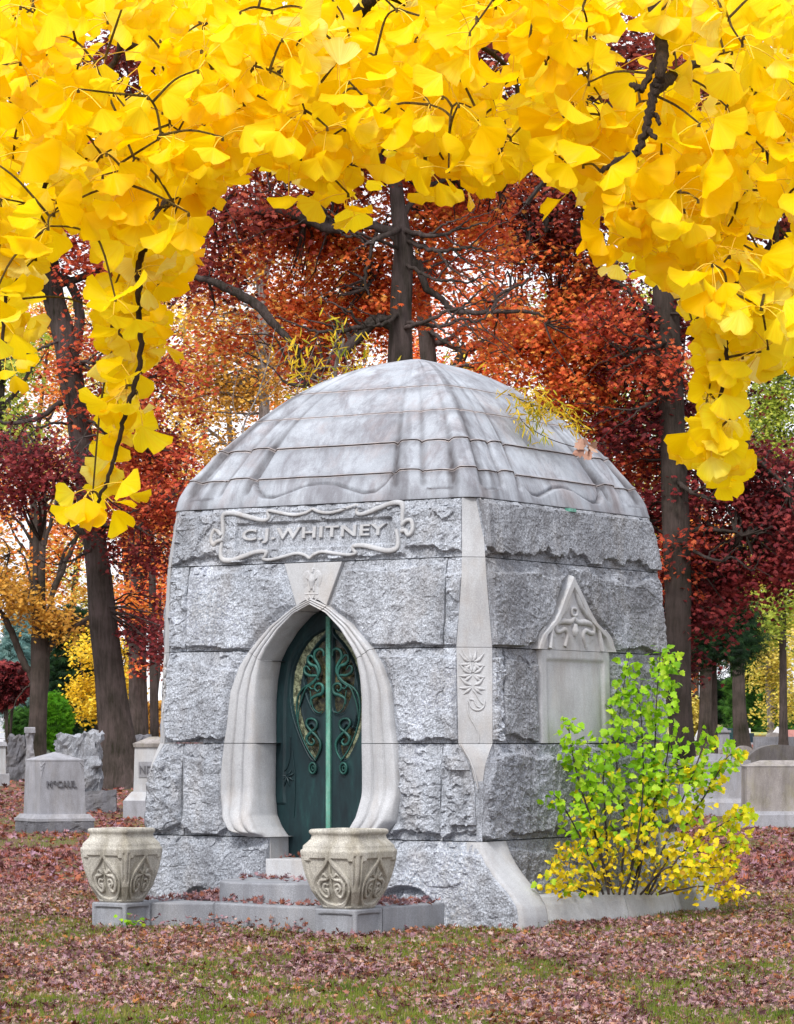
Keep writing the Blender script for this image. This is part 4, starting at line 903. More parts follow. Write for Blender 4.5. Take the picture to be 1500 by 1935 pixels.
slabstone(1483, 1504, 1406, [('base', 1, 1397, 'white', None), ('tablet', .9, 1379, 'redgran', None)], 'small pink granite gravestone in the far row at the right edge', dep=.5)
slabstone(1312, 1326, 1412, [('base', 1, 1404, 'white', None), ('tablet', .85, 1380, 'white', 'gable')], 'small white gravestone between the first two right-hand trunks', dep=.5)
slabstone(1376, 1382, 1380, [('base', 1, 1376, 'white', None), ('tablet', .8, 1368, 'white', 'gable')], 'tiny white gravestone on the sunny lawn', dep=.5)
slabstone(1424, 1520, 1418, [('wall', 1, 1392, 'grave', None)], 'long low grey stone wall before the far row of stones', dep=.5, name='stone_wall', cat='wall')
slabstone(1447, 1476, 1412, [('tablet', 1, 1392, 'grave_warm', None), ('crown', 1, 1384, 'grave_warm', 'arch')], 'brownish round-topped gravestone rising over the low grey wall', dep=.3)
slabstone(1290, 1318, 1418, [('base', 1, 1407, 'polished2', None), ('tablet', .8, 1399, 'polished2', None)], 'low dark gravestone in the lawn behind the first right-hand trunk', dep=.5)
# left far items
slabstone(142, 192, 1402, [('base', 1, 1396, 'white', None), ('bench_block', .8, 1388, 'grave_warm', None), ('top', 1, 1384, 'white', .9), ('dome', .5, 1374, 'white', 'arch')], 'white domed bench-like monument left of the leaning oak', dep=.8, name='stone_monument', cat='monument')
slabstone(178, 194, 1404, [('base', 1, 1396, 'white', None), ('tablet', .8, 1366, 'white', 'arch')], 'white round-topped gravestone touching the leaning oak', dep=.5)
slabstone(20, 54, 1408, [('base', 1, 1394, 'grave', None), ('top', .9, 1382, 'white', None)], 'pale block-shaped monument left of the forked tree', dep=.8, name='stone_monument', cat='monument')
slabstone(8, 24, 1412, [('base', 1, 1398, 'grave', None), ('shaft', .7, 1376, 'grave', .9), ('cap', .9, 1372, 'grave', None)], 'small square pillar monument at the corner of the white building', dep=.6, name='stone_monument', cat='monument')
slabstone(68, 96, 1424, [('tablet', .9, 1420, 'grave', None), ('crown', .9, 1413, 'grave', 'arch')], 'low rounded dark gravestone at the foot of the forked tree', dep=.5)
# white building with a hipped roof, far left
M['siding'] = flat('white_stone_courses', '#c9cdd6', .7); M['roofslate'] = flat('grey_metal_roof', '#7d838c', .6); M['trim'] = flat('brown_cornice', '#7c6a66', .7)
x, y = stone_at(5, 1404); b0 = float(gz(x, y)); g = empty('small_building', (x, y, b0), 'small white stone building with a grey hipped roof behind the forked tree', 'building')
s_ = y / F; Wb = 100 * s_; cx_ = (54 - 50 - CX) * s_
for k in range(7): MB().prism(rect(cx_ - .0, y, Wb - .02 * k, 3.5, 0), b0 - .1 + k * 1.55 * s_ * 8, b0 - .1 + (k + 1) * 1.55 * s_ * 8 - .02, bevel=.02).build('wall_course', M['siding'], g)
zt = b0 - .1 + 7 * 1.55 * s_ * 8
MB().prism(rect(cx_, y, Wb + .25, 3.7, 0), zt - .015, zt + 7 * s_, bevel=.03).build('cornice', M['trim'], g); MB().prism(rect(cx_, y, Wb + .4, 3.9, 0), zt + 7 * s_ - .001, zt + 18 * s_, tp=.35).build('roof', M['roofslate'], g)
# ================================================================ TREES
STAR = []
def star_leaf(k=5, ln=1., wd=.20, droop=.18, spread=2.3):
    V = [(0, 0, 0)]; Fc = []
    for i in range(k):
        a = (i - (k - 1) / 2) * spread / (k - 1); L = ln * (1 - .28 * abs(i - (k - 1) / 2) / ((k - 1) / 2)); d = np.array([math.sin(a), math.cos(a)]); n = np.array([d[1], -d[0]])
        b = len(V); V += [(*(d * L * .5 + n * wd * L), -droop * .3 * L), (*(d * L), -droop * L), (*(d * L * .5 - n * wd * L), -droop * .3 * L)]; Fc.append((0, b, b + 1, b + 2))
    return np.array(V, float), [np.array(Fc)]
STARV, STARF = star_leaf()
NEEDV, NEEDF = star_leaf(7, 1., .07, .25, 3.0)
def oval():
    V = np.array([(0, 0, 0), (.28, .3, .02), (.30, .6, -.03), (0, 1., -.15), (-.30, .6, -.03), (-.28, .3, .02)]); return V, [np.array([(0, 1, 2, 3), (0, 3, 4, 5)])]
OVV, OVF = oval()
def sprays(mb, centers, R_, n, size, tmpl=(STARV, STARF), flat=.28, hang=.5, upb=.8):
    """leafy twig ends: flattened drooping fans of leaves around each centre"""
    centers = np.asarray(centers, float); m = len(centers)
    ang = rng.uniform(0, 2 * np.pi, (m, n)); rr = np.sqrt(rng.uniform(0, 1, (m, n))) * R_; ax = rng.uniform(.55, 1.3, (m, 1)); rot = rng.uniform(0, np.pi, (m, 1))
    x = rr * np.cos(ang) * ax; y = rr * np.sin(ang) / ax; X = x * np.cos(rot) - y * np.sin(rot); Y = x * np.sin(rot) + y * np.cos(rot)
    tiltx, tilty = rng.normal(0, .35, (m, 1)), rng.normal(0, .35, (m, 1))
    Z_ = rng.normal(0, flat * R_, (m, n)) + X * tiltx + Y * tilty - hang * rr ** 2 / R_ * .6
    pos = (centers[:, None] + np.stack([X, Y, Z_], -1)).reshape(-1, 3)
    out = np.stack([X, Y, -rng.uniform(.0, 1.1, (m, n)) * R_ * .8], -1).reshape(-1, 3) + rng.normal(0, .35 * R_, (m * n, 3))
    nrm = np.stack([rng.normal(0, .55, m * n), rng.normal(-.25, .55, m * n), np.full(m * n, upb)], -1)
    scatter(mb, tmpl[0], tmpl[1], pos, rots(nrm, out), size * rng.uniform(.6, 1.15, m * n))
def clump_centers(cl, d):
    """cl: (px, py, rx, ry, count[, depth spread m, depth offset m]) -> points inside an ellipsoid"""
    out = []
    for c in cl:
        px, py, rx, ry, n = c[:5]; dd = c[5] if len(c) > 5 else 2.; do = c[6] if len(c) > 6 else 0.
        v = rng.normal(0, 1, (n, 3)); v /= np.linalg.norm(v, axis=1)[:, None]; v *= rng.uniform(0, 1, (n, 1)) ** (1 / 2.2)
        p0 = PX(px, py, d + do); s_ = (d + do) / F; out.append(p0 + v * np.array([rx * s_, dd, ry * s_]))
    return np.concatenate(out)
def trunk_path(pts, d):
    """pts: (px, py[, width px[, depth offset]])"""
    return np.array([PX(p[0], p[1], d + (p[3] if len(p) > 3 else 0)) for p in pts]), np.array([p[2] for p in pts]) * d / F / 2
DENS, SIZE = .50, .46
def auto_limbs(trunk, n, y0, y1, reach, wd, seed, off=-1.2):
    """spreading forked limbs that leave a trunk between two heights"""
    g = np.random.default_rng(seed); ty = np.array([p[1] for p in trunk])[::-1]; tx = np.array([p[0] for p in trunk])[::-1]; out = []
    for i in range(n):
        y = g.uniform(y0, y1); x = np.interp(y, ty, tx); sg = (-1) ** i; L = reach * g.uniform(.55, 1.1); rise = g.uniform(-.25, .75); w0 = wd * g.uniform(.6, 1.1); pts = []
        for k in range(7):
            f_ = k / 6; pts.append((x + sg * L * f_ + g.normal(0, 5) * f_, y - rise * L * f_ ** .8 * .8 + 22 * math.sin(f_ * 3.) + g.normal(0, 9) * f_, w0 * (1 - .8 * f_), off * min(1, f_ * 3)))
        out.append(pts)
        for b in (2, 3, 4):
            bx, by, bw, bo = pts[b]; s2 = g.uniform(.25, .5) * L; up = g.choice([-1, 1]) * g.uniform(.4, 1.1)
            out.append([(bx, by, bw * .7, bo), (bx + sg * s2 * .4, by - up * s2 * .45, bw * .5, bo - .2), (bx + sg * s2 * .9, by - up * s2 * .7, bw * .3, bo - .3), (bx + sg * s2 * 1.3, by - up * s2 * 1.1, 1.6, bo - .3)])
    return out
def make_tree(name, label, d, trunk, limbs, crowns, cat='tree', auto=None, bark='bark', base=None, group=None, twigs=True, nside=14, minr=.012):
    if auto: limbs = list(limbs) + auto_limbs(trunk, *auto)
    P, r = trunk_path(trunk, d); gzb = float(np.interp(P[0, 1], GY, GZ))
    if P[0, 2] > gzb - .1:
        P = np.concatenate([[np.array([P[0, 0] - (P[1, 0] - P[0, 0]) * .05, P[0, 1], gzb - .15])], P]); r = np.r_[r[0] * 1.05, r]
    root = empty(name, (P[0, 0], P[0, 1], gzb), label, cat, group)
    n = max(12, len(P) * 8); Q = smooth_path(np.c_[P, r], n); mb = MB()
    hgt = Q[:, 2] - gzb; rad = Q[:, 3] * (1 + .55 * np.exp(-np.maximum(hgt, 0) / (2.2 * r[0])))
    mb.tube(Q[:, :3], np.maximum(rad, .01), nside); V = mb.v[0]; k = vnoise(V[:, 0] * 3.1 / max(r[0], .2), V[:, 1] * 3.1, V[:, 2] * .5, 9) * .08 * r[0]
    ctr = np.repeat(Q[:, :3], nside, 0); dv = V[:n * nside] - ctr; V[:n * nside] += dv * (k[:n * nside] / (np.linalg.norm(dv, axis=1) + 1e-6))[:, None]
    mb.build('trunk', M[bark], root, smooth=True)
    skel = [Q[int(n * .35):, :3]]; skr = [Q[int(n * .35):, 3]]
    for lb in limbs:
        lp, lr = trunk_path(lb, d); m = max(8, len(lp) * 5); q = smooth_path(np.c_[lp, lr], m); q[1:, :3] += rng.normal(0, .012, (m - 1, 3)) * d / 60
        MB().tube(q[:, :3], np.maximum(q[:, 3], .008), 8).build('limb', M[bark], root, smooth=True); skel.append(q[:, :3]); skr.append(q[:, 3])
    S = np.concatenate(skel)
    for ci, cr in enumerate(crowns):
        cl, mat, R_, nl, size = cr[:5]; kw = cr[5] if len(cr) > 5 else {}; dox = kw.get('_do', 0); kw = {k_: v_ for k_, v_ in kw.items() if k_ != '_do'}; cl = [(*c[:4], max(2, int(c[4] * DENS)), *(c[5:] if len(c) > 5 else (2., dox))) for c in cl] if 'tmpl' not in kw or kw.get('tmpl')[0] is OVV else cl; size = size * (SIZE if 'tmpl' not in kw else .8)
        cen = clump_centers(cl, d); mb = MB(); sprays(mb, cen, R_, int(nl * (1.75 if 'tmpl' not in kw else 1)), size, **kw); mb.build('crown' if ci == 0 else 'foliage', M[mat], root)
        if twigs:
            tw = MB(); pick = cen[rng.permutation(len(cen))[:min(len(cen), twigs if twigs is not True else 260)]]
            for c in pick:
                j = np.argmin(((S - c) ** 2).sum(1) + (S[:, 2] > c[2] + 1.5) * 4); s0 = S[j]; L = np.linalg.norm(c - s0)
                mid = (s0 + c) / 2 + np.array([0, 0, L * rng.uniform(-.05, .22)]) + rng.normal(0, .06 * L, 3)
                q = smooth_path([s0, s0 * .35 + mid * .65 + rng.normal(0, .02 * L, 3), mid, c], 9); rb = min(.055, .008 + .011 * L) * d / 70
                tw.tube(q, np.linspace(rb, minr * d / 80, 9), 4, False)
            tw.build('twigs', M[bark], root)
    return root
NEED = dict(tmpl=(NEEDV, NEEDF)); OV = dict(tmpl=(OVV, OVF))
# --- far wood: individual trees on the slope, different colours
far_specs = [(-40, 150, 'gold', 'bark_dark'), (60, 168, 'orange', 'bark'), (150, 185, 'gy', 'bark'), (250, 160, 'gold', 'bark'), (340, 190, 'yellow', 'bark_pale'), (430, 150, 'gold', 'bark_pale'), (530, 175, 'orange', 'bark'), (640, 190, 'gold', 'bark'),
             (740, 210, 'orange', 'bark'), (850, 170, 'redorange', 'bark'), (960, 190, 'gold', 'bark'), (1060, 165, 'lime', 'bark'), (1160, 180, 'lime', 'bark_dark'), (1250, 200, 'gy', 'bark'), (1310, 185, 'orange', 'bark'), (1400, 215, 'orange', 'bark'), (1470, 190, 'gy', 'bark_pale'), (1560, 200, 'gold', 'bark')]
kinds = {'gold': 'golden', 'orange': 'orange', 'gy': 'yellow-green', 'yellow': 'bright yellow', 'redorange': 'red-orange', 'lime': 'lime green'}
posn = ['at the far left edge', 'behind the white building', 'behind the leaning oak', 'seen left of the mausoleum wall', 'above the left slope of the roof', 'with pale stems left of the central oak', 'left of the central oak, farther back', 'just left of the central trunk', 'straight behind the central trunk', 'behind the twin trunk over the roof', 'right of the roof peak', 'above the right slope of the roof', 'left of the dark right-hand trunk', 'behind the dark right-hand trunk', 'behind the first right-hand trunks', 'at the back of the sunny lawn', 'at the right edge beyond the graves', 'beyond the right edge of the graves']
for i, (px, d, c, bk) in enumerate(far_specs):
    gy_ = HY + F * (CAMZ - float(np.interp(d, GY, GZ))) / d; h = rng.uniform(.9, 1.1); x0 = px + rng.uniform(-12, 12); s = 160 / d
    right = px > 1290
    topy = (830 if not right else 1010) + rng.uniform(-60, 40) if right else rng.uniform(520, 640)
    lowest = 1215 if right else 1130
    tr = [(x0, gy_, 20 * s), (x0 + rng.uniform(-12, 12), 1150, 15 * s), (x0 + rng.uniform(-25, 25), 900, 11 * s), (x0 + rng.uniform(-40, 40), topy + 40, 5 * s)]
    lb = []
    for j in range(5):
        y0 = rng.uniform(min(topy + 180, 1100), 1160); sg = (-1) ** j; L = rng.uniform(60, 120) * s; xx = np.interp(y0, [tr[3][1], tr[2][1], tr[1][1]], [tr[3][0], tr[2][0], tr[1][0]])
        lb.append([(xx, y0, 7 * s), (xx + sg * L * .5, y0 - 50 * s, 5 * s), (xx + sg * L, y0 - 130 * s, 2 * s)])
    cl = []
    for j in range(13):
        f_ = j / 12; yy = topy + (lowest - topy) * f_; rx = (50 + 45 * math.sin(math.pi * min(1, f_ * .9 + .15))) * s; cl.append((x0 + rng.uniform(-60, 60) * s, yy, rx, 55 * s, int((30 if not right else 36)), 3.))
    make_tree('far_tree', '%s tree %s' % (kinds[c], posn[i]), d, tr, lb, [(cl, 'f_' + c, .95, 22, .42)], bark=bk, group='trees at the back of the cemetery', twigs=50, nside=8)
# --- the row of oaks behind the mausoleum
make_tree('leaning_oak', 'tall oak leaning left beside the mausoleum, with rusty red leaves', 80, [(232, 1490, 66), (215, 1350, 58), (196, 1180, 52), (176, 1000, 48), (152, 820, 46), (125, 660, 44), (98, 540, 40), (85, 400, 32), (90, 200, 20)],
    [[(135, 700, 20), (150, 610, 20), (143, 560, 18), (120, 525, 16), (60, 520, 12)], [(100, 540, 18), (180, 515, 12), (260, 470, 8), (340, 470, 5)], [(118, 760, 12), (70, 790, 10), (15, 800, 7), (-20, 790, 5)], [(150, 800, 8), (190, 745, 6), (225, 735, 4)], [(90, 480, 14), (40, 450, 10), (-20, 455, 8)], [(160, 1010, 14), (95, 960, 8), (40, 905, 5)]],
    [([(200, 480, 110, 60, 42), (90, 450, 100, 45, 34), (170, 700, 90, 45, 14), (230, 790, 80, 70, 44), (290, 860, 80, 70, 50), (250, 950, 80, 55, 34), (310, 700, 70, 80, 30), (60, 300, 140, 120, 60), (250, 320, 140, 120, 70), (340, 950, 50, 60, 22), (200, 640, 60, 50, 10)], 'f_red', .75, 55, .26),
     ([(50, 860, 85, 45, 46, 1.5, -3), (110, 900, 70, 35, 26, 1.5, -3), (15, 930, 60, 35, 20, 1.5, -3), (180, 1010, 45, 20, 8), (290, 1190, 70, 60, 34), (280, 1030, 60, 50, 26)], 'f_maroon', .7, 50, .24)], twigs=240, auto=(7, 560, 1080, 170, 10, 14))
make_tree('forked_tree', 'dark tree forking into many stems above the white building, left of the leaning oak', 95, [(68, 1425, 34), (72, 1330, 33), (76, 1260, 36), (74, 1200, 30), (78, 1100, 17), (80, 1000, 14), (84, 900, 9)],
    [[(66, 1290, 16), (40, 1240, 14), (15, 1180, 13), (-5, 1150, 10)], [(72, 1220, 18), (66, 1120, 14), (68, 1000, 12), (62, 900, 7)], [(82, 1230, 16), (98, 1130, 11), (125, 1060, 10), (150, 1000, 6), (160, 960, 4)], [(80, 1250, 16), (110, 1200, 13), (150, 1180, 10), (185, 1150, 6)], [(84, 1030, 9), (105, 950, 6), (120, 890, 3)], [(82, 1010, 8), (60, 950, 6), (52, 900, 3)], [(78, 1060, 8), (40, 990, 5), (0, 965, 3)], [(90, 1200, 11), (130, 1165, 9), (185, 1190, 7), (250, 1195, 8), (300, 1190, 6)], [(66, 1130, 6), (45, 1050, 4), (20, 1045, 3)], [(100, 1110, 8), (125, 1040, 6), (150, 1010, 3)], [(60, 1290, 4), (40, 1310, 3), (20, 1345, 2), (5, 1360, 1.5)]],
    [([(20, 1115, 60, 18, 22, 1.5), (60, 1140, 55, 16, 22, 1.5), (100, 1165, 40, 13, 16, 1.5), (-10, 1090, 50, 22, 16, 1.5), (115, 1185, 30, 10, 8, 1.5)], 'f_gold', .6, 48, .26),
     ([(40, 1020, 80, 70, 16), (120, 1000, 60, 60, 10), (20, 960, 50, 40, 10)], 'f_orange', .7, 20, .24)], bark='bark_dark', twigs=130)
make_tree('oak_tree', 'straight oak trunk just left of the mausoleum wall, behind the leaning oak', 105, [(262, 1412, 34), (260, 1250, 33), (258, 1100, 30), (256, 960, 26), (250, 820, 20)], [[(262, 1040, 10), (285, 1015, 9), (295, 990, 5)], [(262, 1240, 10), (290, 1230, 9), (310, 1215, 5)], [(256, 980, 10), (230, 900, 7), (220, 840, 4)]],
    [([(280, 1070, 60, 50, 34), (300, 960, 60, 60, 36), (255, 1140, 50, 35, 20), (310, 1130, 40, 60, 30), (260, 880, 80, 60, 34), (300, 1260, 26, 40, 10)], 'f_redorange', .75, 45, .27)], twigs=120)
make_tree('oak_tree', 'slim double trunk touching the left edge of the mausoleum wall', 98, [(292, 1412, 17), (290, 1250, 16), (288, 1100, 14), (285, 1000, 11)], [[(293, 1330, 7), (301, 1250, 6), (304, 1120, 5)]], [([(280, 1130, 40, 50, 14), (300, 1010, 40, 50, 16)], 'f_orange', .7, 40, .25)], twigs=40)
CROWN_T = [(200, 120, 160, 90, 60), (420, 60, 160, 80, 50), (700, 40, 180, 80, 60), (960, 80, 160, 80, 50), (1160, 100, 120, 90, 46), (1260, 160, 110, 80, 40), (60, 160, 110, 90, 30)]
CROWN_C = [([(600, 420, 130, 75, 84), (700, 560, 110, 80, 84), (600, 640, 80, 50, 36), (560, 560, 70, 60, 34), (450, 450, 90, 40, 20), (440, 610, 60, 40, 10), (700, 330, 170, 80, 60), (500, 310, 150, 60, 40), (860, 420, 110, 55, 60), (930, 600, 60, 40, 24), (400, 530, 50, 30, 12), (840, 340, 150, 60, 50), (660, 470, 90, 70, 40), (820, 500, 60, 60, 16)], 'f_redorange', .62, 58, .22, {'_do': 2.0}),
           ([(550, 180, 300, 150, 150), (860, 150, 250, 150, 110), (470, 400, 70, 35, 26), (380, 500, 60, 30, 16), (620, 690, 50, 24, 10)] + CROWN_T, 'f_crimson', .8, 50, .26)]
make_tree('red_oak', 'central red oak with a thick trunk and crooked low limb, behind the roof peak', 60, [(765, 1500, 66), (762, 1100, 62), (757, 800, 54), (757, 690, 50), (757, 600, 44), (760, 520, 42), (762, 460, 38), (750, 380, 30), (740, 250, 20), (735, 100, 12)],
    [[(765, 640, 24), (735, 610, 24), (705, 608, 24), (680, 635, 21), (650, 665, 19), (610, 690, 15), (575, 730, 10)], [(560, 655, 10, -1), (530, 625, 15, -1), (490, 580, 19, -1), (440, 550, 18, -1), (395, 530, 14, -1), (350, 520, 10, -1), (290, 500, 7, -1)][::-1][::-1], [(575, 730, 10, -.5), (560, 655, 10, -1)], [(752, 440, 20), (690, 425, 17), (630, 432, 21), (580, 415, 21), (530, 400, 17), (460, 400, 12), (400, 390, 9), (330, 385, 6)], [(770, 500, 20), (790, 500, 15), (805, 545, 14), (830, 560, 12), (850, 583, 12), (885, 590, 10), (930, 590, 9), (1000, 590, 7), (1030, 600, 4)], [(765, 480, 12), (735, 440, 8), (715, 430, 6), (700, 480, 7), (690, 530, 6), (700, 560, 3)], [(752, 420, 14), (800, 360, 10), (880, 330, 7), (960, 340, 4)], [(745, 330, 12), (690, 270, 8), (600, 240, 5)], [(930, 585, 7), (945, 555, 6), (990, 535, 5), (1010, 500, 3)]], CROWN_C, twigs=700, nside=18, auto=(9, 420, 660, 230, 13, 5))
make_tree('red_oak', 'lighter twin trunk just right of the central red oak, with limbs spreading right', 72, [(818, 1500, 44), (818, 1000, 42), (815, 760, 36), (806, 640, 31), (800, 560, 27), (812, 470, 20), (830, 380, 12)],
    [[(822, 740, 14), (860, 695, 22), (885, 660, 21), (940, 645, 17), (1000, 620, 12), (1050, 590, 7)], [(870, 690, 14), (900, 690, 12), (935, 665, 11), (1000, 660, 9), (1060, 645, 6)], [(815, 650, 12), (850, 640, 10), (890, 610, 9), (950, 600, 7), (1010, 600, 5)], [(1000, 620, 6), (1040, 690, 5), (1070, 720, 3)]],
    [([(1020, 640, 90, 55, 60), (950, 560, 70, 50, 22), (1090, 560, 90, 80, 60), (900, 700, 40, 20, 10), (1060, 720, 60, 40, 34), (1130, 670, 70, 60, 40), (1120, 780, 60, 50, 34), (1000, 470, 90, 50, 36)], 'f_redorange', .68, 52, .24),
     ([(1060, 430, 130, 70, 96), (960, 400, 90, 50, 44), (1130, 520, 60, 50, 26), (1020, 310, 140, 90, 70), (930, 260, 120, 70, 50)], 'f_crimson', .68, 54, .25)], twigs=300, auto=(6, 400, 640, 230, 10, 8))
make_tree('dark_oak', 'dark-trunked oak with maroon leaves at the right corner of the mausoleum', 70, [(1292, 1470, 46), (1282, 1300, 46), (1280, 1100, 50), (1275, 950, 52), (1270, 800, 50), (1262, 650, 50), (1255, 540, 46), (1250, 400, 36), (1240, 200, 22)],
    [[(1262, 620, 16), (1200, 560, 10), (1150, 520, 6)], [(1268, 760, 14), (1215, 720, 9), (1150, 700, 5)], [(1275, 900, 16), (1350, 850, 10), (1430, 870, 8), (1490, 930, 4)], [(1260, 560, 24), (1350, 520, 22), (1430, 500, 30), (1510, 515, 34)], [(1430, 500, 14), (1470, 450, 24), (1500, 400, 26), (1520, 330, 20)], [(1278, 1010, 12), (1340, 1000, 8), (1410, 1010, 4)], [(1250, 420, 14), (1330, 340, 12), (1400, 290, 8)], [(1250, 420, 12), (1160, 350, 8), (1090, 330, 5)]],
    [([(1190, 800, 70, 60, 46), (1200, 640, 90, 70, 66), (1300, 760, 90, 50, 40), (1370, 920, 90, 60, 60), (1460, 960, 70, 70, 90), (1490, 1040, 50, 60, 50), (1330, 1040, 80, 60, 60), (1440, 1070, 50, 35, 22), (1290, 1150, 55, 50, 40), (1230, 960, 50, 70, 36), (1270, 1250, 40, 30, 16), (1350, 1120, 60, 40, 30), (1300, 600, 60, 50, 20), (1420, 880, 70, 40, 30)], 'f_maroon', .72, 56, .25, {'_do': 1.6}),
     ([(1200, 880, 60, 60, 40, 2, 2), (1180, 1000, 60, 50, 16, 2, 2), (1150, 600, 60, 60, 26), (1240, 700, 60, 50, 26), (1260, 1060, 50, 80, 40, 2, 1)], 'f_red', .7, 50, .25),
     ([(1200, 300, 200, 120, 120), (1400, 300, 140, 110, 80), (1350, 520, 90, 50, 24), (1480, 380, 50, 50, 10), (1300, 150, 200, 100, 60)], 'f_crimson', .85, 50, .28)], bark='bark_dark', twigs=420, nside=18, auto=(7, 520, 1080, 170, 10, 11))
make_tree('oak_tree', 'first bare dark trunk right of the mausoleum, above the pedestal gravestone', 130, [(1334, 1418, 29), (1335, 1300, 28), (1336, 1200, 26), (1338, 1050, 22)], [[(1336, 1180, 8), (1380, 1130, 6), (1420, 1110, 4)]], [([(1320, 1215, 40, 26, 14), (1300, 1260, 26, 30, 8), (1350, 1150, 60, 40, 24)], 'f_orange', .8, 34, .34)], bark='bark_dark', twigs=30)
make_tree('oak_tree', 'second bare dark trunk right of the mausoleum, with flared roots among the graves', 118, [(1402, 1412, 28), (1397, 1340, 26), (1395, 1250, 24), (1400, 1150, 20)], [], [([(1400, 1180, 50, 30, 14), (1420, 1140, 50, 30, 12)], 'f_lime', .8, 34, .3)], bark='bark_dark', twigs=20)
# --- pale stems in the gap upper left, slanting stem on the right
make_tree('pale_tree', 'tall grey-barked tree with gold leaves, upper left of the roof', 110, [(520, 1380, 30), (510, 1000, 26), (500, 800, 22), (497, 650, 20), (493, 520, 20), (492, 460, 18), (488, 330, 12)], [[(494, 540, 14), (515, 480, 13), (530, 435, 10), (560, 380, 6)], [(492, 480, 8), (465, 450, 6), (445, 425, 4)], [(495, 560, 8), (470, 500, 5), (460, 450, 3)]],
    [([(460, 500, 60, 60, 24), (540, 470, 60, 50, 16), (420, 650, 80, 70, 40), (470, 720, 70, 50, 36), (380, 720, 60, 60, 34), (400, 580, 60, 50, 22), (520, 660, 60, 60, 24), (440, 400, 80, 40, 16)], 'f_gold', .8, 40, .3)], bark='bark_pale', twigs=90)
make_tree('pale_tree', 'pale stem with a broken bark patch left of the central oak', 115, [(600, 1380, 26), (595, 900, 22), (590, 650, 19), (585, 560, 17), (586, 480, 18), (578, 440, 17), (570, 380, 12)], [[(586, 520, 9), (605, 450, 7), (610, 400, 4)]], [([(560, 440, 60, 50, 14), (620, 500, 40, 50, 10), (560, 720, 60, 40, 20)], 'f_gold', .8, 38, .3)], bark='bark_pale', twigs=40)
make_tree('oak_tree', 'slanting grey trunk over the right slope of the roof', 100, [(1130, 1380, 30), (1140, 900, 24), (1142, 700, 20), (1152, 620, 20), (1160, 570, 17), (1165, 480, 12)], [[(1142, 690, 9), (1170, 660, 6), (1190, 640, 4)]], [([(1160, 560, 60, 50, 14), (1210, 700, 60, 50, 14), (1130, 720, 60, 60, 14)], 'f_lime', .8, 34, .28)], twigs=40)
make_tree('oak_tree', 'grey trunk behind red leaves, right of the roof peak', 92, [(1060, 1380, 34), (1056, 900, 28), (1050, 740, 24), (1040, 660, 20), (1035, 600, 18), (1060, 520, 12)], [[(1050, 700, 10), (1075, 650, 8), (1085, 600, 5)]], [([(1050, 640, 60, 50, 18), (1080, 560, 60, 50, 16)], 'f_orange', .7, 40, .26)], twigs=40)
# --- conifers and shrubs
def conifer(name, label, px, py_top, py_base, halfw, d, mat, group=None, bark='bark_dark', n=20, size=.38):
    cl = []
    for i in range(n):
        f_ = (i + .5) / n; y = py_top + (py_base - py_top) * f_; w_ = halfw * f_ ** .85 + 3
        for k in range(max(1, int(3 + 3 * f_))): a = rng.uniform(0, 2 * np.pi); cl.append((px + math.cos(a) * w_ * .62, y + rng.uniform(-4, 4), w_ * .42, (py_base - py_top) / n * .55, 7, w_ * .45 * d / F, math.sin(a) * w_ * .6 * d / F))
    gyb = HY + F * (CAMZ - float(np.interp(d, GY, GZ))) / d
    return make_tree(name, label, d, [(px, gyb, halfw * .13), (px, (py_top + gyb) / 2, halfw * .09), (px, py_top, 2)], [], [(cl, mat, .55 * d / 100, 22, size * d / 130, dict(tmpl=(NEEDV, NEEDF), flat=.15, hang=.6))], bark=bark, group=group, twigs=30, nside=8)
conifer('blue_spruce', 'blue spruce showing between the stems of the forked tree', 50, 1165, 1330, 85, 140, 'f_blue')
conifer('spruce_tree', 'dark green spruce right of the round yellow-green shrub', 140, 1150, 1400, 62, 128, 'f_dark')
conifer('spruce_tree', 'deep green conifer left of the leaning oak, farther back', 105, 1190, 1400, 60, 150, 'f_green')
conifer('hemlock_tree', 'dark green hemlock with drooping boughs, right of the mausoleum', 1350, 1080, 1240, 105, 95, 'f_dark')
conifer('spruce_tree', 'green spruce right of the second dark trunk', 1432, 1180, 1400, 52, 175, 'f_green')
conifer('spruce_tree', 'small blue-green spruce on the edge of the sunny lawn', 1372, 1290, 1385, 36, 200, 'f_dark')
make_tree('yellow_tree', 'small bright yellow tree left of the leaning oak', 112, [(185, 1405, 9), (183, 1330, 7), (180, 1250, 5), (178, 1200, 3)], [[(183, 1340, 4), (160, 1290, 3), (150, 1250, 2)], [(183, 1330, 4), (215, 1290, 3), (235, 1240, 2)]], [([(175, 1220, 34, 34, 30), (165, 1290, 36, 36, 36), (190, 1330, 34, 26, 22), (225, 1250, 26, 60, 30), (230, 1330, 22, 40, 16), (178, 1350, 20, 14, 8), (240, 1290, 16, 50, 12)], 'f_yellow', .55, 38, .24)], twigs=60, nside=8)
make_tree('green_tree', 'yellow-green tree at the upper right, behind the hanging yellow spray', 125, [(1480, 1400, 16), (1478, 1100, 13), (1475, 900, 10), (1470, 720, 5)], [[(1476, 950, 6), (1440, 880, 4), (1410, 830, 3)]], [([(1460, 750, 60, 60, 110), (1490, 850, 60, 50, 80), (1430, 810, 50, 40, 60), (1480, 680, 60, 50, 60), (1480, 1130, 60, 60, 60), (1450, 1180, 70, 40, 60)], 'f_lime', .75, 40, .28)], twigs=70, nside=8)
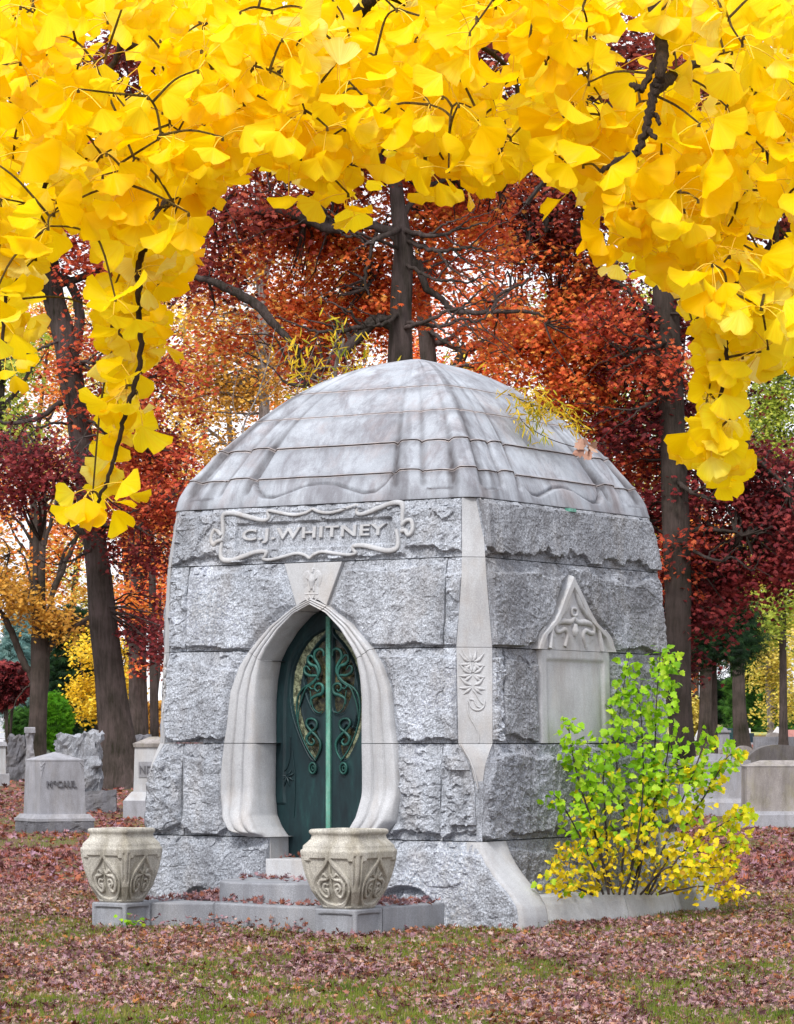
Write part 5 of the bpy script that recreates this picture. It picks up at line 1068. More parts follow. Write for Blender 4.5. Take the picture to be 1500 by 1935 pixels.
make_tree('green_tree', 'green leafy tree at the left edge, beside the leaning oak', 88, [(-30, 1450, 40), (-30, 1100, 34), (-15, 900, 24), (0, 760, 16), (10, 620, 8)], [[(-15, 880, 14), (30, 800, 9), (62, 785, 6)], [(0, 780, 10), (45, 720, 7), (62, 680, 4), (40, 640, 3)]], [([(20, 700, 50, 55, 34), (10, 820, 60, 30, 26), (60, 830, 40, 22, 14), (30, 640, 40, 30, 12), (0, 760, 40, 60, 20)], 'f_lime', .55, 44, .2, OV)], twigs=90)
make_tree('yellow_tree', 'pale yellow birch-like tree at the back of the right-hand graves', 165, [(1458, 1400, 12), (1454, 1340, 11), (1450, 1280, 9), (1452, 1200, 5)], [], [([(1450, 1260, 50, 40, 40), (1490, 1290, 40, 50, 40), (1470, 1210, 60, 40, 34), (1470, 1340, 50, 18, 16)], 'f_gy', .8, 36, .34)], bark='bark_pale', twigs=40)
def shrub(name, label, px, py, rx, ry, d, mat, n, size=.16, cat='shrub', fine=OV, core=True):
    x, y = (px - CX) / F * d, d; b0 = float(np.interp(d, GY, GZ)); g = empty(name, (x, y, b0), label, cat); s_ = d / F
    mb = MB(); v = rng.normal(0, 1, (n, 3)); v /= np.linalg.norm(v, axis=1)[:, None]; v *= (1 - .35 * rng.uniform(0, 1, (n, 1)) ** 2) * (1 + .12 * fbm(v[:, :1] * 3, v[:, 1:2] * 3, v[:, 2:] * 3, 5, 3))
    c = PX(px, py, d); cen = c + v * np.array([rx * s_, rx * s_ * .9, ry * s_]); cen = cen[cen[:, 2] > b0 + .05]; sprays(mb, cen, .16 * d / 100, 16, size, tmpl=fine['tmpl'] if fine else (STARV, STARF), flat=.5); mb.build('foliage', M[mat], g)
    st = MB()
    for k in range(9): a = rng.uniform(0, 6.28); st.tube(smooth_path([(x, y, b0 - .05), (x + math.cos(a) * rx * s_ * .3, y + math.sin(a) * rx * s_ * .3, b0 + (c[2] - b0) * .7), (x + math.cos(a) * rx * s_ * .7, y + math.sin(a) * rx * s_ * .7, c[2] + ry * s_ * rng.uniform(0, .7))], 8), np.linspace(.05, .012, 8), 5)
    st.build('stem', M['bark_dark'], g); return g
M['f_arb'] = foliage('foliage_arborvitae', ['#2c5010', '#3f7a14', '#5c9a1c', '#4c8c18', '#7cb02a'], .3, 1.)
shrub('round_shrub', 'tall egg-shaped bright green shrub right of the forked tree', 100, 1362, 26, 46, 110, 'f_arb', 900, .2, fine=NEED)
shrub('round_shrub', 'low dark green shrub against the white building', 45, 1372, 26, 26, 112, 'f_green', 420, .18, fine=NEED)
for i, (px, py, rx, ry, d, m_, lab) in enumerate([(1440, 1370, 40, 16, 185, 'f_green', 'low green hedge shrub behind the far row of graves'), (1495, 1362, 34, 22, 180, 'f_dark', 'dark green shrub at the right edge behind the pink gravestone'), (1470, 1345, 40, 22, 195, 'f_lime', 'light green shrub under the pale yellow tree'), (150, 1385, 40, 16, 135, 'f_dark', 'low dark shrub behind the white domed monument'), (1300, 1350, 16, 30, 150, 'f_gy', 'thin yellow sapling left of the first dark trunk'), (215, 1380, 40, 24, 150, 'f_dark', 'dark shrub behind the leaning oak'), (15, 1290, 30, 34, 100, 'f_maroon', 'dark red Japanese maple in front of the white building'), (285, 1370, 40, 40, 160, 'f_gold', 'gold-leaved shrub behind the slim double trunk')]):
    shrub('shrub', lab, px, py, rx, ry, d, m_, 260, .24, fine=None)
# ================================================================ BUSH IN THE PLANTER
def side_pt(px, py, out):
    t, z = inv(px, py, 'S', e=out); return fpos('S', t, z, out)
def lobed():
    a = np.array([(0, 0), (.16, .1), (.42, .16), (.36, .36), (.50, .52), (.28, .58), (.24, .78), (0, 1.), (-.24, .78), (-.28, .58), (-.50, .52), (-.36, .36), (-.42, .16), (-.16, .1)]); zz = -.18 * (a[:, 1] ** 2) + .12 * np.abs(a[:, 0])
    V = np.c_[a, zz]; V = np.concatenate([V, [[0, .45, -.05]]]); k = len(a); return V, [np.array([(i, (i + 1) % k, k) for i in range(k)])]
LOBV, LOBF = lobed()
M['bush_top'] = foliage('mulberry_leaf_green', ['#5c8c12', '#7cb01c', '#9cc828', '#8cc020', '#c0dc40', '#6c9c18'], .45, 2., .8, .5)
M['bush_mid'] = foliage('mulberry_leaf_yellowing', ['#9cb81c', '#c4cc24', '#e4d828', '#d8c81c', '#f0d428', '#b0c020'], .45, 2.5, .8, .5)
M['bush_low'] = foliage('mulberry_leaf_yellow', ['#9c8c18', '#c8ac18', '#e8cc1c', '#d8b818', '#f4d828', '#8c9c1c', '#b08818'], .4, 4., .8, .5)
bush = empty('bush', (*fpos('S', .3, 0, .45)[:2], 0), 'leafy bush, lime green above and yellow below, against the right wall', 'bush')
stems = [[(1180, 1690, .5), (1215, 1560, .45), (1235, 1440, .35), (1240, 1330, .3), (1248, 1225, .25)], [(1190, 1690, .45), (1230, 1560, .5), (1262, 1420, .5), (1268, 1310, .5), (1266, 1235, .5)], [(1170, 1690, .5), (1180, 1560, .35), (1165, 1440, .25), (1172, 1340, .2), (1188, 1240, .2)],
         [(1150, 1690, .5), (1120, 1560, .35), (1092, 1470, .25), (1075, 1380, .2), (1082, 1365, .2)], [(1140, 1690, .5), (1100, 1590, .4), (1062, 1520, .3), (1045, 1500, .3)], [(1160, 1690, .5), (1130, 1590, .4), (1115, 1480, .3), (1110, 1400, .25)],
         [(1220, 1690, .5), (1270, 1560, .6), (1310, 1460, .7), (1335, 1390, .7), (1335, 1375, .7)], [(1225, 1690, .5), (1290, 1570, .6), (1340, 1490, .7), (1375, 1430, .7), (1398, 1425, .7)], [(1230, 1690, .6), (1300, 1600, .7), (1360, 1560, .8), (1420, 1530, .8)],
         [(1240, 1690, .6), (1310, 1640, .7), (1370, 1600, .8), (1410, 1590, .8)], [(1210, 1690, .6), (1260, 1640, .9), (1330, 1640, .9), (1385, 1635, .9)], [(1120, 1690, .6), (1070, 1670, .5), (1035, 1665, .5)], [(1180, 1690, .5), (1205, 1580, .5), (1215, 1480, .45), (1212, 1370, .35), (1205, 1300, .3)], [(1240, 1690, .7), (1290, 1680, .9), (1330, 1675, 1.), (1395, 1690, 1.)],
         [(1200, 1690, .5), (1240, 1500, .5), (1290, 1450, .6), (1330, 1470, .6)], [(1150, 1690, .5), (1145, 1560, .4), (1140, 1470, .3), (1150, 1400, .25)]]
LP = {'bush_top': [], 'bush_mid': [], 'bush_low': []}; stb = []
for st in stems:
    q = smooth_path([side_pt(*p) for p in st], 40); MB().tube(q, np.linspace(.011, .003, 40), 5, False).build('stem', M['bark'], bush, smooth=True)
    L = np.r_[0, np.cumsum(np.linalg.norm(np.diff(q, axis=0), axis=1))]; tw = None
    for k in range(int(L[-1] * 84)):
        s_ = rng.uniform(.22, 1.0) ** .8 * L[-1]; p = np.array([np.interp(s_, L, q[:, j]) for j in range(3)]); o = rng.normal(0, 1, 3) * np.array([.065, .06, .06]) * (1.2 - .5 * s_ / L[-1]); p = p + o
        zf_ = p[2] + rng.normal(0, .26) ; rightness = (p[0] - 2.2) * .5
        LP['bush_top' if zf_ > .98 + rightness * .7 else ('bush_mid' if zf_ > .5 else 'bush_low')].append((p, o))
for _ in range(850):
    px, py = rng.uniform(1040, 1395), rng.uniform(1590, 1686); 
    if px > 1320 and rng.uniform() < .5: continue
    if py < 1600 and rng.uniform() < .5: continue
    p = side_pt(px, py, rng.uniform(.2, .62) + (.25 if px > 1240 else 0)); LP['bush_low'].append((p, rng.normal(0, .1, 3)))
for mname, lst in LP.items():
    pos = np.array([a for a, b in lst]); o = np.array([b for a, b in lst]); n = len(pos); up = o * 4 + np.array([0, 0, -.35]) + rng.normal(0, .35, (n, 3)); nr = rng.normal(0, .9, (n, 3)) + np.array([-.1, -.5, .6])
    mb = MB(); scatter(mb, LOBV, LOBF, pos, rots(nr, up), rng.uniform(.045, .092, n) * (.72 if mname == 'bush_low' else 1)); mb.build('foliage', M[mname], bush)
# vines on the roof
def roofpt(px, py, out=.03):
    """point a little proud of the roof's right or left ridge line at a pixel"""
    z = CAMZ - (py - HY) / F * 27.4
    return PX(px, py, 27.4)
SLV = np.array([(0, 0, 0), (.07, .35, .02), (.05, .75, 0), (0, 1, -.06), (-.05, .75, 0), (-.07, .35, .02)]); SLF = [np.array([(0, 1, 2, 3), (0, 3, 4, 5)])]
M['f_willow'] = foliage('willow_leaf_yellow', ['#a88c1c', '#d0ac28', '#e8c838', '#c8b430', '#8c9428'], .4, 3.)
vine = empty('climbing_vine', tuple(PX(1040, 770, 27.3)), 'thin yellow-leaved vine trailing over the right slope of the roof', 'vine'); mb = MB(); pts = []
for st in ([(960, 745), (1000, 762), (1050, 780), (1090, 800)], [(1000, 730), (1040, 755), (1075, 785), (1092, 815)], [(975, 770), (990, 800), (1040, 830), (1105, 850)], [(1000, 760), (1010, 775), (1030, 790)]):
    q = smooth_path([PX(a_, b_, 27.15 + (a_ - 960) * .004) for a_, b_ in st], 16); mb.tube(q, .004, 4, False); pts.append(q)
mb.build('stem', M['bark'], vine); P_ = np.concatenate(pts); sel = P_[rng.integers(0, len(P_), 420)]; sel = sel[sel[:, 2] > 4.2]; sel = sel + rng.normal(0, .045, sel.shape)
mb = MB(); scatter(mb, SLV, SLF, sel, rots(rng.normal(0, 1, sel.shape) + [0, -.8, .4], rng.normal(0, 1, sel.shape) + [0, 0, -.8]), rng.uniform(.06, .12, len(sel))); mb.build('foliage', M['f_willow'], vine)
mb = MB(); c0 = PX(1108, 850, 27.35); scatter(mb, LOBV, LOBF, c0 + rng.normal(0, .03, (9, 3)), rots(rng.normal(0, 1, (9, 3)), rng.normal(0, 1, (9, 3))), np.full(9, .11)); M['drybrown'] = foliage('dry_leaf', ['#6c4c3c', '#9c7464', '#b0907c'], .1); o = mb.build('dead_leaf_cluster', M['drybrown'], vine)
wil = empty('willow_oak', (-.9, 34, 0), 'slender-leaved yellow willow branches just above the left slope of the roof', 'tree'); mb = MB(); tw = MB(); tk = MB()
tp = PX(640, 700, 34); tk.tube(smooth_path([(tp[0] - .2, 34.3, -.1), (tp[0] - .1, 34.3, 2.), tuple(PX(630, 760, 34.2)), tuple(PX(650, 640, 34))], 20), np.linspace(.06, .012, 20), 7); tk.build('trunk', M['bark_pale'], wil)
for bx in ((560, 760, 600, 640), (600, 740, 650, 610), (640, 720, 690, 640), (560, 700, 540, 640), (660, 700, 620, 590), (870, 700, 910, 680), (680, 700, 700, 660), (590, 700, 700, 690)):
    q = smooth_path([PX(650, 740, 34), PX(bx[0], bx[1], 34), PX(bx[2], bx[3], 33.9)], 16) if bx[0] < 800 else smooth_path([PX(700, 720, 34.2), PX(800, 700, 34.2), PX(910, 684, 34.2)], 16)
    tw.tube(q, np.linspace(.010, .003, 16), 4, False); m = 34 if bx[0] < 800 else 20; sel = q[rng.integers(6, 16, m)] + rng.normal(0, .07, (m, 3)); scatter(mb, SLV, SLF, sel, rots(rng.normal(0, 1, (m, 3)) + [0, -.8, .4], rng.normal(0, 1, (m, 3)) + [0, 0, .3]), rng.uniform(.09, .17, m))
tw.build('branches', M['bark_pale'], wil); mb.build('foliage', M['f_willow'], wil)
sap = empty('bare_sapling', (-1.35, 31, 0), 'thin bare grey sapling in front of red leaves, left of the roof', 'sapling'); mb = MB()
base = smooth_path([PX(440, 1500, 31), PX(455, 1000, 31), PX(455, 860, 31), PX(462, 800, 31), PX(485, 750, 31), PX(505, 690, 31), PX(520, 620, 31)], 60); mb.tube(base, np.linspace(.014, .003, 60), 5); mb.build('stem', M['bark_pale'], sap)
mb = MB()
for a_ in ([(488, 745), (520, 700), (545, 640)], [(470, 785), (500, 760), (540, 700)], [(500, 700), (480, 640), (470, 600)], [(505, 690), (530, 660), (560, 650)], [(460, 810), (440, 760), (450, 700)]): mb.tube(smooth_path([PX(u_, v_, 31) for u_, v_ in a_], 12), np.linspace(.005, .0018, 12), 4, False)
mb.build('twigs', M['bark_pale'], sap)
# ================================================================ GINKGO IN THE FOREGROUND
def ginkgo_leaf(seed):
    g = np.random.default_rng(seed); n = 13; a = np.linspace(-1, 1, n) * R(g.uniform(56, 70)); notch = g.uniform(.05, .28)
    r = 1 + .035 * np.sin(a * 9 + seed) + .03 * g.normal(0, 1, n) - notch * np.exp(-(a / .10) ** 2); r[0] *= .86; r[-1] *= .86
    V = [(0, 0, 0)]; ph = g.uniform(0, 6); cu = g.uniform(-.35, .35); fold = g.uniform(-.25, .45)
    for k, f_ in enumerate((.33, .68, 1.)):
        for i in range(n):
            x, y = math.sin(a[i]) * r[i] * f_, math.cos(a[i]) * r[i] * f_
            V.append((x, y, f_ ** 2 * (cu + .10 * math.sin(a[i] * 4 + ph) + fold * abs(a[i])) + .03 * math.sin(a[i] * 11 + ph) * f_))
    tri = [(0, 1 + i, 2 + i) for i in range(n - 1)]; q = [(1 + k * n + i, 1 + (k + 1) * n + i, 2 + (k + 1) * n + i, 2 + k * n + i) for k in range(2) for i in range(n - 1)]
    return np.array(V), [np.array(tri), np.array(q)]
GL = [ginkgo_leaf(i) for i in range(14)]
BAND = [(-40, -60), (1540, -60), (1540, 700), (1470, 700), (1430, 660), (1428, 520), (1445, 420), (1400, 400), (1425, 470), (1400, 560), (1330, 560), (1265, 560), (1215, 500), (1165, 480), (1140, 420), (1090, 380), (1055, 340), (1030, 290), (985, 350), (930, 370), (880, 340), (800, 350), (760, 330), (700, 270), (680, 330), (660, 390), (610, 370), (560, 340), (480, 310), (425, 350), (385, 390), (375, 480), (300, 470), (210, 470), (160, 420), (110, 440), (80, 520), (40, 560), (-40, 620)]
SPRAYS = [([(300, 400), (285, 480), (270, 560)], [100, 92, 82]), ([(265, 540), (252, 620), (248, 680)], [92, 84, 60]), ([(245, 700), (235, 760), (225, 815)], [55, 50, 45]), ([(215, 850), (200, 910)], [38, 32]), ([(195, 930), (170, 965)], [32, 36]),
          ([(1300, 500), (1335, 560), (1355, 620)], [95, 66, 64]), ([(1365, 620), (1372, 700), (1368, 760)], [66, 62, 50]), ([(1365, 770), (1350, 830)], [60, 54]), ([(1347, 850), (1345, 915)], [32, 26]), ([(1450, 560), (1470, 640), (1490, 690)], [60, 60, 40]),
          ([(5, 560), (10, 700), (0, 800)], [45, 22, 15]), ([(655, 340), (650, 385)], [40, 30])]
HOLES = [(175, 95, 26), (245, 150, 40), (20, 200, 22), (40, 370, 20), (1190, 85, 40), (1215, 130, 34), (1300, 150, 22), (1240, 20, 16), (920, 120, 28), (965, 170, 28), (1120, 145, 22), (1180, 190, 18), (1290, 205, 18), (660, 20, 14), (330, 15, 14), (1285, 310, 22), (100, 370, 16), (590, 300, 12), (1230, 480, 10), (1040, 180, 18), (1350, 240, 12), (1475, 80, 14), (30, 460, 14), (1472, 462, 34), (1330, 640, 0)]
def in_gink(x, y):
    if any((x - a) ** 2 + (y - b) ** 2 < (c + 9) ** 2 for a, b, c in HOLES): return False
    if inpoly(np.array([x]), np.array([y]), BAND)[0]: return True
    for P_, W_s in SPRAYS:
        for i in range(len(P_) - 1):
            (x0, y0), (x1, y1) = P_[i], P_[i + 1]; vx, vy = x1 - x0, y1 - y0; u = min(1, max(0, ((x - x0) * vx + (y - y0) * vy) / (vx * vx + vy * vy)))
            if math.hypot(x - x0 - u * vx, y - y0 - u * vy) < W_s[i] * (1 - u) + W_s[i + 1] * u - 22: return True
    return False
gk = empty('ginkgo_tree', (3.4, 7.2, 0), 'bright yellow ginkgo with leafy branches hanging across the top of the photo', 'tree')
tb = smooth_path([(3.4, 7.2, -.2), (3.42, 7.2, 1.5), (3.35, 7.15, 3.0), (3.2, 7.0, 4.4), (3.1, 6.9, 6.)], 24); MB().tube(tb, np.linspace(.2, .11, 24), 14).build('trunk', M['bark'], gk, smooth=True)
mains = [[(1.95, 6.6, 3.9), PX(1420, -160, 6.2), PX(1248, -60, 5.2), PX(1248, 60, 5.0), PX(1250, 125, 4.9), PX(1240, 165, 4.9), PX(1222, 235, 4.9), PX(1204, 288, 4.9), PX(1170, 303, 4.9), PX(1135, 325, 4.9)],
         [PX(900, -140, 5.6), PX(1000, 40, 5.5), PX(1035, 165, 5.4), PX(1090, 225, 5.3), PX(1135, 285, 5.2), PX(1185, 335, 5.2), PX(1240, 385, 5.1), PX(1285, 440, 5.1), PX(1335, 500, 5.1), PX(1357, 560, 5.1), PX(1373, 620, 5.1), PX(1371, 700, 5.1), PX(1360, 770, 5.1), PX(1345, 850, 5.1)],
         [(1.9, 6.6, 4.0), PX(1200, -180, 6.0), PX(900, -140, 5.6), PX(720, -20, 5.4), PX(672, 40, 5.4), PX(655, 62, 5.4), PX(600, 80, 5.4), PX(520, 150, 5.5), PX(460, 230, 5.5), PX(380, 330, 5.4), PX(310, 385, 5.3), PX(285, 450, 5.2), PX(262, 500, 5.2), PX(264, 600, 5.2), PX(262, 700, 5.2), PX(235, 790, 5.2), PX(210, 890, 5.2), PX(185, 950, 5.2)],
         [PX(900, -140, 5.6), PX(600, -120, 5.6), PX(300, -60, 5.7), PX(230, 80, 5.8), PX(190, 180, 5.8), PX(130, 280, 5.7), PX(95, 335, 5.6), PX(50, 430, 5.6), PX(15, 540, 5.5), PX(0, 700, 5.4)],
         [PX(720, -20, 5.4), PX(900, 60, 5.8), PX(905, 80, 5.8), PX(975, 150, 5.9), PX(960, 240, 5.8), PX(900, 320, 5.7)], [PX(1240, 165, 4.9), PX(1320, 120, 5.3), PX(1420, 160, 5.5), PX(1460, 350, 5.5), PX(1470, 520, 5.4), PX(1480, 660, 5.4)],
         [PX(655, 62, 5.4), PX(740, 160, 5.8), PX(760, 250, 5.9), PX(690, 300, 5.8), PX(640, 320, 5.6)], [PX(230, 80, 5.8), PX(360, 150, 5.9), PX(480, 250, 5.9), PX(560, 300, 5.8), PX(640, 325, 5.7)], [PX(1245, 100, 5.0), PX(1215, 165, 4.9), PX(1192, 160, 4.9)],
         [PX(1228, 200, 4.9), PX(1245, 235, 4.9)], [PX(1220, 240, 4.9), PX(1240, 262, 4.85)]]
mr = [(.03, .0042), (.010, .003), (.032, .003), (.014, .003), (.012, .003), (.012, .003), (.009, .003), (.009, .003), (.006, .004), (.005, .003), (.004, .003)]
SK = []
MB().tube(smooth_path([tb[12], (2.6, 6.9, 4.0), (1.95, 6.6, 3.95)], 14), np.linspace(.09, .045, 14), 10).build('limb', M['bark'], gk, smooth=True)
for q, (r0, r1) in zip(mains, mr):
    q = np.array([np.asarray(v, float) for v in q]); n = len(q) * 9; S = smooth_path(q, n); S[2:-1] += rng.normal(0, .0016, (n - 3, 3)); MB().tube(S, np.interp(np.linspace(0, 1, n), [0, .2, .5, 1], [r0, r0 * .3 + r1, r0 * .12 + r1 * 1.1, r1]), 7).build('limb', M['twig'], gk, smooth=True); SK.append(S)
SK = np.concatenate(SK)
sp = []
tries = 0
while len(sp) < 800 and tries < 90000:
    tries += 1; x, y = rng.uniform(-60, 1560), rng.uniform(-90, 970)
    if not in_gink(x, y + 22): continue
    dens = 1.0 if y < 420 else 1.15
    if min([1e9] + [(x - a) ** 2 + (y - b) ** 2 for a, b, c in sp[-400:]]) < (24 / dens) ** 2: continue
    sp.append((x, y, rng.uniform(4.9, 6.3)))
sp.sort(key=lambda a: ((SK - PX(*a)) ** 2).sum(1).min())
tw = MB(); pet = MB(); mbs = [MB()]; nleaf = 0; leaves = [[] for _ in GL]
for x, y, d in sp:
    c = PX(x, y, d); j = np.argmin(((SK - c) ** 2).sum(1)); s0 = SK[j]; low = y > 430
    if True and low: c = c * .2 + PX(x, y, s0[1] + rng.uniform(-.06, .10)) * .8
    L = np.linalg.norm(c - s0); mid = (c + s0) / 2 + rng.normal(0, .06 * L, 3) + [0, 0, .08 * L]
    tw.tube(smooth_path([s0, mid, c], 9), np.linspace(.0024, .0015, 9), 5, False); tw.tube(np.array([c, c + [0, 0, -.006]]), [.0022, .0028], 6); SK = np.concatenate([SK, smooth_path([s0, mid, c], 9)[3:]])
    k = rng.integers(3, 6) if not low else rng.integers(4, 7)
    for _ in range(k):
        for tr_ in range(6):
            dirv = rng.normal(0, 1, 3) * [1, .6, .8] + [0, -.15, -.55]; dirv /= np.linalg.norm(dirv); pl = rng.uniform(.022, .065); size = rng.uniform(.034, .055) * (.95 if low else 1)
            p = c + dirv * pl; tipd = dirv * .7 + [0, 0, -.55]; tipd /= np.linalg.norm(tipd); tip = p + tipd * size
            tx, ty = tip[0] / tip[1] * F + CX, HY - (tip[2] - CAMZ) / tip[1] * F
            if in_gink(tx, ty) or tr_ == 5: break
        nr = rng.normal(0, .75, 3) + [rng.normal(0, .2), -1., rng.uniform(-.1, .6)]
        q = smooth_path([c, c + dirv * pl * .5 + [0, 0, .004], p], 5); pet.tube(q, .00075, 4, False); leaves[rng.integers(len(GL))].append((p, nr, tipd, size))
gl = MB(); M['twig2'] = bark('ginkgo_shoot', '#5c4420', '#a08438', 8.)
for (tv, tf), lst in zip(GL, leaves):
    if lst: scatter(gl, tv, tf, np.array([a[0] for a in lst]), rots(np.array([a[1] for a in lst]), np.array([a[2] for a in lst])), np.array([a[3] for a in lst]))
lo_ = gl.build('leaves', M['ginkgo'], gk, smooth=True); M['stalk'] = flat('leaf_stalk', '#e8c040', .6)
lx = np.concatenate([np.tile(tv[:, 0], len(l_)) for (tv, tf), l_ in zip(GL, leaves)]); ly = np.concatenate([np.tile(tv[:, 1], len(l_)) for (tv, tf), l_ in zip(GL, leaves)])
for nm_, va in (('leaf_x', lx), ('leaf_y', ly)): at = lo_.data.attributes.new(nm_, 'FLOAT', 'POINT'); at.data.foreach_set('value', va.astype(np.float32))
tw.build('twigs', M['twig2'], gk); pet.build('leaf_stalks', M['stalk'], gk)
# ================================================================ FALLEN LEAVES AND GRASS
def litter_leaf(seed):
    g = np.random.default_rng(seed); L_ = [(0, 0), (.12, .18), (.34, .14), (.22, .34), (.48, .42), (.24, .54), (.40, .74), (.14, .74), (0, 1.), (-.14, .74), (-.36, .76), (-.22, .54), (-.46, .40), (-.20, .34), (-.32, .12), (-.1, .18)]
    a = np.array(L_) + g.normal(0, .02, (16, 2)); cu = g.uniform(.2, 1.1); z = cu * (a[:, 0] ** 2) * 2.2 + g.uniform(-.5, .6) * (a[:, 1] - .5) ** 2 + g.normal(0, .05, 16)
    V = np.c_[a, z]; V = np.concatenate([V, [[0, .3, 0], [0, .62, -.02]]]); T_ = []
    for i in range(16): T_.append((i, (i + 1) % 16, 16 if (i < 5 or i > 10) else 17))
    T_ += [(5, 17, 16), (11, 16, 17)]; return V, [np.array(T_)]
LL = [litter_leaf(i) for i in range(8)]
def in_build(x, y):
    dx, dy = x - CC[0], y - CC[1]; u = dx * fd[0] + dy * fd[1]; v = dx * sd2[0] + dy * sd2[1]
    a = (np.abs(u) < 2.15) & (v > -1.72) & (v < 2.2) & ~((np.abs(u) > 1.76) & (np.abs(v) < 1.3)); o = -v - 1.74
    b = (o > -.1) & (((u > -1.42) & (u < -1.0) & (o < 1.36)) | ((u > .64) & (u < 1.16) & (o < 1.42) & (o > 0)) | ((u > -1.02) & (u < .66) & (o < np.interp(u, [-1, -.5, .3, .64], [1.2, 1.18, .95, 1.4]))))
    return a | b
def ground_leaves(name, n, yr, xw, size, mat, keep, zo=.0, simple=False, pile=0):
    y = yr[0] + (yr[1] - yr[0]) * rng.uniform(0, 1, n) ** 1.0; x = rng.uniform(-1, 1, n) * (y * xw + .3); m = keep(x, y) & ~in_build(x, y); x, y = x[m], y[m]; n = len(x)
    u = (x - O0[0]) * fd[0] + (y - O0[1]) * fd[1]; o = -((x - O0[0]) * sd2[0] + (y - O0[1]) * sd2[1])
    dedge = np.minimum(np.abs(o - np.interp(u, [-1.42, -1, -.5, .3, .66, 1.2], [1.36, 1.2, 1.18, .95, 1.4, 1.5])), 9) ; bank = .10 * np.exp(-(np.maximum(o - np.interp(u, [-1.42, -1, -.5, .3, .66, 1.2], [1.36, 1.2, 1.18, .95, 1.4, 1.5]), 0) / .22) ** 2) * (u > -.95) * (u < .75) * (o > .5)
    z = gz(x, y) + bank * rng.uniform(0, 1, n) + np.abs(rng.normal(0, 1, n)) * .012 + zo; pos = np.stack([x, y, z], -1); mb = MB(); k = rng.integers(0, 8, n)
    nr = rng.normal(0, .38, (n, 3)) + [0, 0, 1.]; flip = rng.uniform(0, 1, n) < .45; nr[flip] *= -1; up = np.stack([rng.normal(0, 1, n), rng.normal(0, 1, n), rng.normal(0, .12, n)], -1); sc = size * rng.uniform(.45, 1.35, n)
    for i in range(8):
        s_ = k == i; tv, tf = (STARV, STARF) if simple else LL[i]; scatter(mb, tv, tf, pos[s_], rots(nr[s_], up[s_]), sc[s_])
    return tag(mb.build(name, M[mat], None), kind='stuff')
bare = lambda x, y: .8 * fbm(x * 1.9 + 5, y * .8, 0, 91, 4) + .1
ground_leaves('fallen_leaves', 66000, (17, 34), .134, .048, 'litter', lambda x, y: rng.uniform(0, 1, len(x)) > np.clip(.10 + .85 * bare(x, y), .02, .88) * np.interp(y, [17, 24, 26, 30], [1, .8, .35, .5]))
ground_leaves('fallen_leaves', 42000, (33, 75), .140, .10, 'litter_far', lambda x, y: rng.uniform(0, 1, len(x)) > np.clip(.25 + .8 * bare(x * .5, y * .3), .05, .9))
ground_leaves('fallen_leaves', 30000, (75, 150), .145, .16, 'litter_far', lambda x, y: rng.uniform(0, 1, len(x)) > np.clip(.3 + .8 * bare(x * .3, y * .2), .05, .9), simple=True)
# leaves caught on the steps
def step_leaves(n, tr, orr, z, mat='litter'):
    t = rng.uniform(*tr, n); o = rng.uniform(*orr, n); P_ = np.array([[*to(a, b), z + abs(rng.normal(0, .012)) + .004] for a, b in zip(t, o)]); return P_
cs_ = [step_leaves(60, (-.6, .6), (.0, .22), .365), step_leaves(330, (.45, .8), (.05, .7), .2), step_leaves(90, (-.95, .3), (.84, 1.0), .2), step_leaves(200, (-1.38, -.62), (.02, .7), .203), step_leaves(70, (.8, 1.1), (.05, 1.1), .196), step_leaves(8, (.2, .42), (-.28, -.02), .53), step_leaves(160, (.5, .78), (.05, .5), .235), step_leaves(14, (-.4, .5), (.2, .6), .365)]
P_ = np.concatenate(cs_); n = len(P_); mb = MB(); k = rng.integers(0, 8, n); nr = rng.normal(0, .4, (n, 3)) + [0, 0, 1]; up = np.stack([rng.normal(0, 1, n), rng.normal(0, 1, n), rng.normal(0, .2, n)], -1)
for i in range(8):
    s_ = k == i; scatter(mb, *LL[i], P_[s_], rots(nr[s_], up[s_]), rng.uniform(.04, .07, s_.sum()))
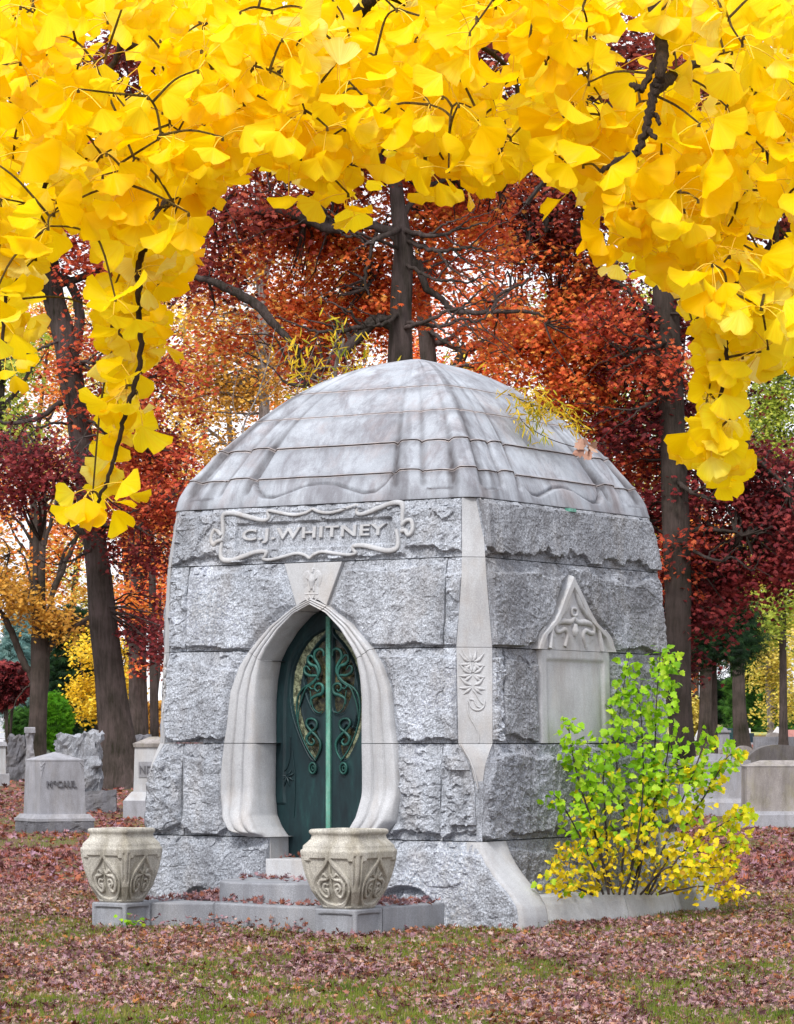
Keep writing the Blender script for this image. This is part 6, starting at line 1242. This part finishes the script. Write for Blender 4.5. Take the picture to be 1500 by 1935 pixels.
M['litter_pink'] = foliage('fallen_leaf_pink', ['#6c4440', '#8c7078', '#a08488', '#8c5238', '#7c5654'], .1, 2., .9, .7)
tag(mb.build('fallen_leaves', M['litter_pink'], None), kind='stuff')
# grass blades
def grass(n, yr, xw, h, keep):
    y = rng.uniform(*yr, n); x = rng.uniform(-1, 1, n) * (y * xw + .3); m = keep(x, y) & ~in_build(x, y); x, y = x[m], y[m]; n = len(x); z = gz(x, y); V = np.array([(-.06, 0, 0), (.06, 0, 0), (.03, .6, .1), (-.03, .6, .1), (0, 1, .35)])
    mb = MB(); az_ = rng.uniform(0, 6.28, n); nr = np.stack([np.cos(az_), np.sin(az_), rng.uniform(-.1, .5, n)], -1); up = np.stack([rng.normal(0, .35, n), rng.normal(0, .35, n), np.ones(n)], -1)
    scatter(mb, V, [np.array([(0, 1, 2, 3)]), np.array([(3, 2, 4)])], np.stack([x, y, z - .003], -1), rots(nr, up), h * rng.uniform(.5, 1.3, n)); return tag(mb.build('grass', M['grass'], None), kind='stuff')
grass(150000, (17, 32), .134, .045, lambda x, y: rng.uniform(0, 1, len(x)) < np.clip(.22 + 1.2 * bare(x, y), .10, 1.))
grass(40000, (32, 60), .138, .06, lambda x, y: rng.uniform(0, 1, len(x)) < np.clip(.15 + 1.2 * bare(x * .5, y * .3), .04, 1.))
# little weed at the left pedestal
wd = empty('weed', (*to(.72, 1.52), 0), 'tiny bright green weed at the foot of the left pedestal', 'weed'); mb = MB(); n = 26; p0 = np.array([*to(.70, 1.54), .0])
scatter(mb, LOBV, LOBF, p0 + rng.normal(0, 1, (n, 3)) * [.06, .04, .02] + [0, 0, .05], rots(rng.normal(0, .5, (n, 3)) + [0, -.3, 1], rng.normal(0, 1, (n, 3))), rng.uniform(.03, .05, n)); mb.build('foliage', M['bush_top'], wd)
mb = MB(); [mb.tube(np.array([p0, p0 + [rng.normal(0, .04), rng.normal(0, .03), .06]]), .002, 4, False) for _ in range(6)]; mb.build('stem', M['bush_top'], wd)
